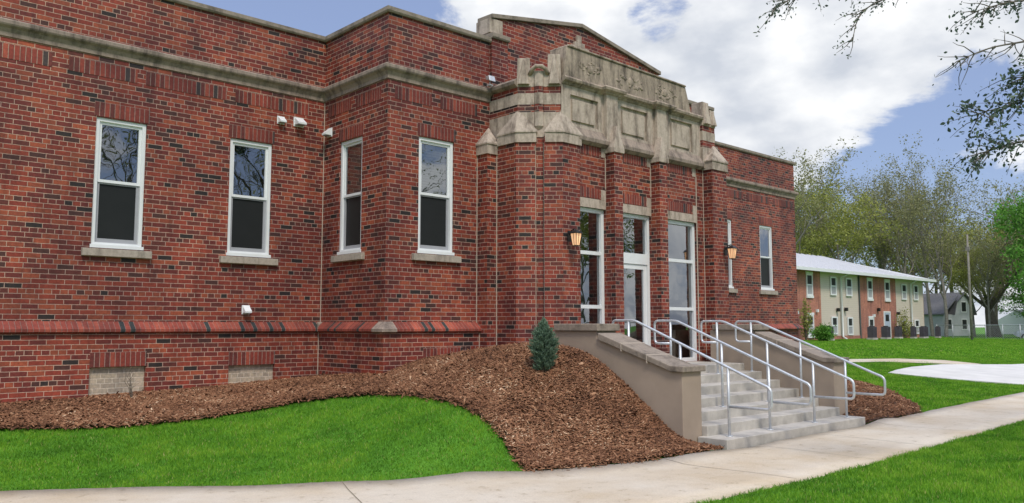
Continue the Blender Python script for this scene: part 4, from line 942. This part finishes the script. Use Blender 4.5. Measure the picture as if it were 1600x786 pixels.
def catmull3(pts, n=8):
    o = []
    for i in range(len(pts)-1):
        p0, p1, p2, p3 = pts[max(i-1, 0)], pts[i], pts[i+1], pts[min(i+2, len(pts)-1)]
        for k in range(n):
            t = k/n; o.append(.5*((2*p1)+(p2-p0)*t+(2*p0-5*p1+4*p2-p3)*t*t+(-p0+3*p1-3*p2+p3)*t**3))
    o.append(pts[-1]); return o
nb.tube([p-NI for p in catmull3([Vector((12.4, -.6, -.3)), Vector((12.35, -.55, 2.5)), Vector((12.5, -.5, 5)), Vector((12.3, -.4, 8.5)), Vector((12.5, -.2, 11))])], [.34-.30*(i/32)**.8 for i in range(33)], BARK, 12, False)
limb([(12.4, -.5, 4.0), (11.2, 1.0, 5.5), (9.8, 2.9, 5.85), (8.9, 4.0, 5.55), (8.1, 4.5, 5.1)], .036, .003, 40, 4, .36, .019)
limb([(12.4, -.5, 4.3), (11.6, 1.2, 5.5), (10.2, 3.2, 5.6), (9.2, 3.9, 5.25), (8.75, 3.95, 4.72)], .03, .003, 18, 3, .30, .018)
limb([(12.4, -.5, 3.2), (11.2, .9, 4.2), (9.9, 1.9, 4.5), (8.9, 2.5, 4.35), (8.45, 2.8, 4.15)], .032, .003, 24, 1, .36, .018)
limb([(12.4, -.5, 3.3), (11.4, .7, 4.6), (10.2, 1.7, 4.95), (9.2, 2.4, 4.85), (8.6, 2.7, 4.65)], .032, .003, 30, 4, .34, .020)
limb([(12.4, -.5, 2.7), (11.3, .8, 3.5), (10.1, 1.7, 3.9), (9.3, 2.3, 3.85), (8.7, 2.75, 3.66)], .04, .003, 40, 6, .36, .023)
limb([(12.4, -.5, 2.5), (11.4, .8, 3.2), (10.2, 1.8, 3.55), (9.3, 2.4, 3.45), (8.75, 2.8, 3.27)], .04, .003, 40, 6, .36, .023)
limb([(12.4, -.5, 2.8), (11.5, .6, 3.8), (10.4, 1.4, 4.2), (9.5, 2.1, 4.2), (9.0, 2.45, 4.0)], .04, .003, 36, 6, .36, .023)
for k in range(9):
    a = rr.uniform(0, 6.28) if k > 2 else rr.uniform(-1.4, .4); z = rr.uniform(5.5, 9); L = rr.uniform(2, 3.4)
    limb([(12.4, -.5, z), (12.4+math.cos(a)*L*.4, -.5+math.sin(a)*L*.4, z+.8), (12.4+math.cos(a)*L, -.5+math.sin(a)*L, z+1.6)], .07, .006, 34, 5, .6, .04)
nb.build('trunk', near)
rn_ = np.random.default_rng(6); c = np.array(lv_c); s_ = np.array(lv_s)[:, None]; n = len(c)
d = rn_.normal(0, 1, (n, 3)); d /= np.linalg.norm(d, axis=1)[:, None]; e = np.cross(d, rn_.normal(0, 1, (n, 3))); e /= np.linalg.norm(e, axis=1)[:, None]
V = np.stack([c-d*s_, c-e*s_*.55-d*s_*.2, c-e*s_*.4+d*s_*.5, c+d*s_*1.1, c+e*s_*.4+d*s_*.5, c+e*s_*.55-d*s_*.2], 1).reshape(-1, 3)
fastmesh('crown', V, np.arange(len(V)).reshape(-1, 6), LEAF_D, np.repeat(rn_.beta(2, 2, n), 6), near)

# ------------------------------------------------------------------ apartment row
row = empty('apartment_row', (61, 27, .7)); tag(row, 'two-storey apartment row in alternating pink brick and grey siding under a pale metal roof', 'building'); RI = Matrix.Translation(Vector((-61, -27, -.7)))
def rpart(mb, name, parent=row, label=None):
    o = mb.build(name); o.parent = parent; o.matrix_parent_inverse = RI if parent is row else Matrix.Identity(4)
    if label: o['label'] = label
    return o
def siding():
    m, t, b_ = newmat('grey_siding'); g_ = node(t, 'ShaderNodeNewGeometry'); sp = node(t, 'ShaderNodeSeparateXYZ', {0: g_.outputs['Position']})
    fr = node(t, 'ShaderNodeMath', {0: sp.outputs['Z'], 1: .14}, operation='MODULO'); c = ramp(t, fr.outputs[0], [(0, (.30, .27, .21)), (.012, (.62, .53, .45)), (.14, (.64, .55, .465))])
    t.links.new(c, b_.inputs['Base Color']); b_.inputs['Roughness'].default_value = .6
    bp = node(t, 'ShaderNodeBump', {'Height': fr.outputs[0], 'Strength': .6, 'Distance': .1}); t.links.new(bp.outputs[0], b_.inputs['Normal']); return m
SID = siding(); MROOF = simple('metal_roof', (.60, .60, .61), .5, metal=0, var=.05)
secs = [(44, 53.6, BF), (53.6, 59.4, SID), (59.4, 65.8, BF), (65.8, 71.2, SID)]
for xa, xb, mt in secs:
    b = MB(); dy = 0 if mt is BF else .04
    b.wall((xa, 27+dy), (xb, 27+dy), .2, 5.45, mat=mt); 
    if mt is SID: b.wall((xa, 26.98), (xb, 26.98), .2, .95, mat=BF)
    rpart(b, 'wall')
b = MB(); b.wall((71.2, 27), (71.2, 38), .2, 5.45, mat=SID); b.wall((71.2, 38), (44, 38), .2, 5.45, mat=SID); b.wall((44, 38), (44, 27), .2, 5.45, mat=BF); rpart(b, 'wall')
b = MB(); e0 = 5.42; xe, xw, ya, yb, zr = 72.0, 43.5, 26.3, 38.7, 7.35
A1, A2, A3, A4, R1, R2 = (xw, ya, e0), (xe, ya, e0), (xe, yb, e0), (xw, yb, e0), (xw, 32.5, zr), (64.5, 32.5, zr)
b.face([A1, A2, R2, R1], MROOF); b.face([A2, A3, R2], MROOF); b.face([A3, A4, R1, R2], MROOF); b.face([A4, A1, R1], MROOF); b.face([A4, A3, A2, A1], WHT)
b.box(xw, xe+.04, ya-.09, ya-.003, 5.24, 5.45, WHT); b.box(xe+.003, xe+.09, ya, yb, 5.24, 5.44, WHT)
rf = rpart(b, 'roof')
for i in range(34):
    pass
b = MB()
for i in range(28): x = 44.2+i*.9; b.hexa([(x, ya+.05, e0+.015), (x+.04, ya+.05, e0+.015), (min(x, 64.5)+.04, 32.4, zr), (min(x, 64.5), 32.4, zr)], [(x, ya+.05, e0+.05), (x+.04, ya+.05, e0+.05), (min(x, 64.5)+.04, 32.4, zr+.03), (min(x, 64.5), 32.4, zr+.03)], MROOF)
rpart(b, 'seam', rf)
fR = Fr((0, 27), (1, 27))
wins = [(51.6, 52.45, 3.65, 5.1), (55.0, 55.85, 3.75, 5.05), (57.35, 58.25, 3.75, 5.05), (60.75, 61.6, 3.65, 5.05), (63.75, 64.65, 3.65, 5.05), (66.9, 67.8, 3.7, 4.95), (69.25, 70.1, 3.7, 4.95), (48.3, 49.15, 3.65, 5.1),
        (51.6, 52.45, 1.0, 2.36), (55.0, 55.85, 1.05, 2.28), (57.4, 58.2, .98, 2.25), (60.8, 61.65, 1.0, 2.2), (66.75, 67.55, 1.0, 2.15), (69.2, 70.05, 1.0, 2.15), (48.3, 49.15, 1.0, 2.36)]
for xa, xb, z0, z1 in wins:
    brick = (xa < 53.6) or (59.4 < xa < 65.8)
    b = MB(); ring(b, fR, xa, xb, z0, z1, .10, -.06, .02, WHT); ubox(b, fR, xa+.1, xb-.1, -.05, .01, (z0+z1)/2-.04, (z0+z1)/2+.04, WHT)
    if brick: ubox(b, fR, xa-.03, xb+.03, -.07, .0, z1, z1+.16, WHT); ubox(b, fR, xa-.03, xb+.03, -.09, .0, z0-.16, z0, WHT)
    o = rpart(b, 'window')
    b = MB(); ubox(b, fR, xa+.1, xb-.1, -.012, -.006, z0+.1, z1-.1, SCR); ubox(b, fR, xa+.1, xb-.1, -.018, -.013, z0+.1, (z0+z1)/2-.04, GRY); rpart(b, 'pane', o)
b = MB(); ring(b, fR, 63.4, 64.6, .75, 2.75, .1, -.05, .0, WHT); rpart(b, 'door_frame'); b = MB(); ubox(b, fR, 63.5, 64.5, -.03, -.003, .8, 2.65, simple('pale_blue_door', (.42, .48, .58), .5)); ubox(b, fR, 63.7, 64.3, -.04, -.03, 2.0, 2.5, SCR); rpart(b, 'door')
for x in (56.45, 68.5): b = MB(); b.tube([(x, 26.3, 5.3), (x, 26.9, 5.0), (x, 26.9, .9), (x, 26.6, .7)], .07, WHT, 6); rpart(b, 'downspout')
b = MB(); b.box(59.36, 59.46, 26.93, 27, .5, 5.3, COP); rpart(b, 'corner_trim')
for x, z in ((49.9, 2.9), (62.4, 2.85), (55.9, 2.75), (57.1, 2.8), (65.9, 2.6)):
    b = MB(); b.box(x-.10, x+.10, 26.8, 26.99, z-.12, z+.12, BLK); rpart(b, 'wall_light')
for x, z in ((50.2, 2.5), (52.9, 2.65), (61.6, 2.4)):
    b = MB(); b.box(x-.1, x+.1, 26.85, 26.99, z-.1, z+.1, WHT); rpart(b, 'dryer_vent')
# condensers along its foot
ACM = simple('condenser_grey', (.075, .065, .08), .6, var=.2, scale=4); ac = None
def acu():
    r = empty('air_conditioner'); b = MB(); b.box(-.42, .42, -.42, .42, .1, .95, ACM); b.box(-.5, .5, -.5, .5, -.35, .1, CON); b.build('casing', r)
    b = MB()
    for k in range(14):
        b.box(-.42+k*.062, -.40+k*.062, -.44, -.42, .14, .92, ACM)
    b.box(-.44, .44, -.445, -.42, .10, .14, ACM); b.build('grille', r); b = MB(); b.tube([(0, 0, .95), (0, 0, 1.02)], [.36, .32], BLK, 14); b.build('fan_guard', r); return r
acs = [(51.2, 25.3, 1.1), (56.8, 25, 1.3), (59.0, 25, 1.3), (62.1, 25.4, 1.1), (64.3, 25.2, .9), (66.0, 25.2, .95), (67.6, 25.6, .9), (69.6, 25.4, .9)]
acl = ['grey condenser unit nearest the brick building, half hidden by the shrub', 'grey condenser unit in front of the first grey siding section, left one', 'grey condenser unit at the right edge of the first grey siding section', 'grey condenser unit in front of the right pink brick section', 'grey condenser unit before the pale blue door', 'grey condenser unit at the left of the last siding section', 'grey condenser unit in the middle of the last siding section', 'grey condenser unit at the far right end of the row']
for k, (x, y, s_) in enumerate(acs):
    ac = ac or acu(); o = ac if k == 0 else copy_tree(ac); o.location = (x, y, h1(x, y)+.05); o.scale = (s_*.56, s_*.36, .88); tag(o, acl[k], 'air conditioner', 'condenser units along the apartment row')
def bush(loc, rad, hgt, n, mat, seed, label, name='bush'):
    r_ = np.random.default_rng(seed); root = empty(name, loc); tag(root, label, 'bush'); b = MB(); tips = []
    for k in range(26):
        a = k*2.4; el = r_.uniform(.3, 1.4); e = np.array([math.cos(a)*math.cos(el)*rad, math.sin(a)*math.cos(el)*rad, math.sin(el)*hgt])*r_.uniform(.6, 1); b.tube([(0, 0, -.1), tuple(e*.5+np.array([0, 0, .05])), tuple(e)], [.02, .012, .005], BARK, 4, False); tips.append(e)
    b.build('stems', root); T = np.array(tips)[r_.integers(0, 26, n)]*r_.uniform(.35, 1.05, (n, 1))+r_.normal(0, rad*.14, (n, 3)); T[:, 2] = np.abs(T[:, 2])
    d = r_.normal(0, 1, (n, 3)); d /= np.linalg.norm(d, axis=1)[:, None]; e = np.cross(d, r_.normal(0, 1, (n, 3))); e /= np.linalg.norm(e, axis=1)[:, None]; s_ = .07*r_.uniform(.5, 1.3, (n, 1))
    V = np.stack([T-d*s_, T-e*s_*.5, T+d*s_, T+e*s_*.5], 1).reshape(-1, 3); fastmesh('foliage', V, np.arange(len(V)).reshape(-1, 4), mat, np.repeat(r_.beta(2, 2, n), 4), root)
bush((49.6, 24.9, h1(49.6, 24.9)), .75, 1.15, 2600, LEAF_G, 1, 'dark green round bush at the near end of the apartment row')
bush((49.9, 26.2, h1(49.9, 26.2)), .55, 3.1, 900, LEAF_Y, 2, 'thin yellow-green young tree against the pink brick by the near end', 'young_tree')
bush((64.9, 26.1, h1(64.9, 26.1)), .8, 2.6, 900, LEAF_Y, 3, 'thin yellow-green young tree beside the pale blue door', 'young_tree')
bush((66.6, 26.3, h1(66.6, 26.3)), .6, 1.4, 500, LEAF_Y, 5, 'wispy yellowish shrub before the last grey siding section', 'young_tree')

# ------------------------------------------------------------------ grey gambrel house, pole, car, fence
GW = simple('grey_clapboard', (.50, .52, .54), .7, var=.08, scale=2); SH = simple('shingle', (.17, .17, .19), .9, var=.2, scale=8)
hs = empty('grey_house', (87.3, 29.4, .45)); hs.rotation_euler.z = R(-14); tag(hs, 'small grey house with a steep dark roof beyond the lawn', 'house')
b = MB(); b.box(-3.2, 1.6, 0, 7, -.3, 2.3, GW); b.prism_y([(-1.6, 2.3), (1.6, 2.3), (1.25, 3.4), (0, 4.3), (-1.25, 3.4)], -.02, 6.5, GW); b.build('wall', hs)
b = MB(); b.hexa([(-3.5, -.3, 2.25), (-1.2, -.3, 4.0), (-1.2, 6.8, 4.0), (-3.5, 6.8, 2.25)], [(-3.5, -.3, 2.35), (-1.2, -.3, 4.12), (-1.2, 6.8, 4.12), (-3.5, 6.8, 2.35)], SH)
for pa, pb in (((-1.75, 2.25), (-1.3, 3.45)), ((-1.3, 3.45), (0, 4.36)), ((0, 4.36), (1.3, 3.45)), ((1.3, 3.45), (1.75, 2.25))):
    b.hexa([(pa[0], -.25, pa[1]), (pb[0], -.25, pb[1]), (pb[0], 6.8, pb[1]), (pa[0], 6.8, pa[1])], [(pa[0], -.25, pa[1]+.12), (pb[0], -.25, pb[1]+.12), (pb[0], 6.8, pb[1]+.12), (pa[0], 6.8, pa[1]+.12)], SH)
b.build('roof', hs)
for x, z0 in ((-2.4, .8), (0, .8), (0, 2.5)):
    b = MB(); fH = Fr((x, -.02), (x+1, -.02)); ring(b, fH, -.45, .45, z0, z0+1.1, .1, -.04, .02, WHT); o = b.build('window', hs); b = MB(); ubox(b, fH, -.35, .35, -.03, -.005, z0+.1, z0+1.0, SCR); b.build('pane', o)
h2 = empty('white_house', (118, 30, .45)); h2.scale = (.7,)*3; h2.rotation_euler.z = R(-20); tag(h2, 'distant white house glimpsed between the pole and the big trunk', 'house')
b = MB(); b.box(-4, 4, 0, 7, -.3, 2.7, WHT); b.prism_x([(0, 2.7), (7, 2.7), (3.5, 4.4)], -4, 4, WHT); b.build('wall', h2)
b = MB(); b.hexa([(-4.3, -.4, 2.6), (4.3, -.4, 2.6), (4.3, 3.5, 4.5), (-4.3, 3.5, 4.5)], [(-4.3, -.4, 2.7), (4.3, -.4, 2.7), (4.3, 3.5, 4.62), (-4.3, 3.5, 4.62)], SH); b.build('roof', h2)
for x in (-2.5, 0, 2.5): b = MB(); b.box(x-.4, x+.4, -.03, .01, .8, 2.0, SCR); b.build('window', h2)
pl = empty('utility_pole', (65.3, 21.5, .5)); tag(pl, 'weathered grey utility pole standing at the far edge of the lawn', 'pole')
b = MB(); b.tube([(0, 0, -.5), (0, 0, 4), (.05, 0, 7.8)], [.10, .085, .06], BARKG, 9); b.build('shaft', pl); b = MB(); b.box(-.06, .06, -.13, .13, 6.6, 6.9, BARKG); b.build('bracket', pl)
# chain-link fence
MESH = simple('fence_wire', (.42, .44, .45), .5, metal=.5)
fe = empty('chain_link_fence', (66.5, 22, .5)); tag(fe, 'low chain-link fence along the far edge of the lawn', 'fence')
f0, f1 = Vector((70.5, 25.8)), Vector((71.5, 13)); n = 12
b = MB(); b.tube([(f0.x-66.5, f0.y-22, 1.2), (f1.x-66.5, f1.y-22, 1.2)], .03, MESH, 6)
Lf = (f1-f0).length; tt = (f1-f0)/Lf
for k in range(int(Lf/.16)+7):
    for sg in (1, -1):
        a0 = k*.16-(1.1 if sg > 0 else 0); a1 = a0+1.1*sg if sg > 0 else a0-1.1
        if min(a0, a1) < 0 or max(a0, a1) > Lf: continue
        p = f0+tt*a0; q = f0+tt*a1; b.tube([(p.x-66.5, p.y-22, .1), (q.x-66.5, q.y-22, 1.2)], .006, MESH, 3, False)
b.build('wire_mesh', fe)
for k in range(n): p = f0+(f1-f0)*k/(n-1); b = MB(); b.tube([(p.x-66.5, p.y-22, -.2), (p.x-66.5, p.y-22, 1.25)], .035, MESH, 6); b.build('post', fe)
# parked car
CARP = simple('silver_paint', (.55, .58, .62), .25, metal=.3, var=.02); TYRE = simple('tyre', (.02, .02, .02), .9); CG = simple('car_glass', (.02, .025, .03), .08, spec=.8)
car = empty('parked_car', (78.5, 20.2, .40), R(100)); tag(car, 'silver car parked beyond the fence at the right edge', 'car')
def sec(xs_, prof): return
b = MB(); st_ = [(-2.25, .55, .80, .78), (-2.1, .35, .95, .86), (-1.3, .30, 1.0, .90), (0, .28, 1.0, .91), (1.2, .30, .95, .90), (2.0, .35, .82, .84), (2.25, .5, .68, .72)]
for (xa, l0, t0, w0), (xb, l1, t1, w1) in zip(st_, st_[1:]):
    b.hexa([(xa, -w0, l0), (xb, -w1, l1), (xb, w1, l1), (xa, w0, l0)], [(xa, -w0*.94, t0), (xb, -w1*.94, t1), (xb, w1*.94, t1), (xa, w0*.94, t0)], CARP)
b.hexa([(-1.0, -.68, 1.42), (.35, -.68, 1.42), (.35, .68, 1.42), (-1.0, .68, 1.42)], [(-.8, -.6, 1.47), (.2, -.6, 1.47), (.2, .6, 1.47), (-.8, .6, 1.47)], CARP); b.build('body', car)
b = MB(); b.hexa([(-1.75, -.82, .97), (1.05, -.82, .97), (1.05, .82, .97), (-1.75, .82, .97)], [(-1.02, -.68, 1.42), (.37, -.68, 1.42), (.37, .68, 1.42), (-1.02, .68, 1.42)], CG); b.build('windows', car)
for x in (-1.4, 1.4):
    for s_ in (-1, 1):
        b = MB(); b.tube([(x, s_*.72, .31), (x, s_*.92, .31)], .31, TYRE, 18); o = b.build('wheel', car); b = MB(); b.tube([(x, s_*.921, .31), (x, s_*.93, .31)], .19, MET, 12); b.build('rim', o)
for s_ in (-1, 1): b = MB(); b.box(2.18, 2.27, s_*.6-.12, s_*.6+.12, .58, .68, WHT); b.build('headlight', car)
# red-brown shed with a white raking edge
sh = empty('dark_red_shed', (84, 19.2, .45), R(70)); tag(sh, 'dark red shed roof with a white sloping edge behind the parked car', 'shed'); RED = simple('dark_red', (.11, .035, .03), .8)
b = MB(); b.box(-2.5, 2.5, -2, 2, -.3, 1.2, RED); b.prism_y([(-2.5, 1.2), (2.5, 1.2), (2.5, 3.0)], -2, 2, RED); b.build('wall', sh)
b = MB(); b.hexa([(-2.9, -2.2, 1.05), (2.7, -2.2, 3.08), (2.7, 2.2, 3.08), (-2.9, 2.2, 1.05)], [(-2.9, -2.2, 1.2), (2.7, -2.2, 3.23), (2.7, 2.2, 3.23), (-2.9, 2.2, 1.2)], WHT); b.build('roof', sh)
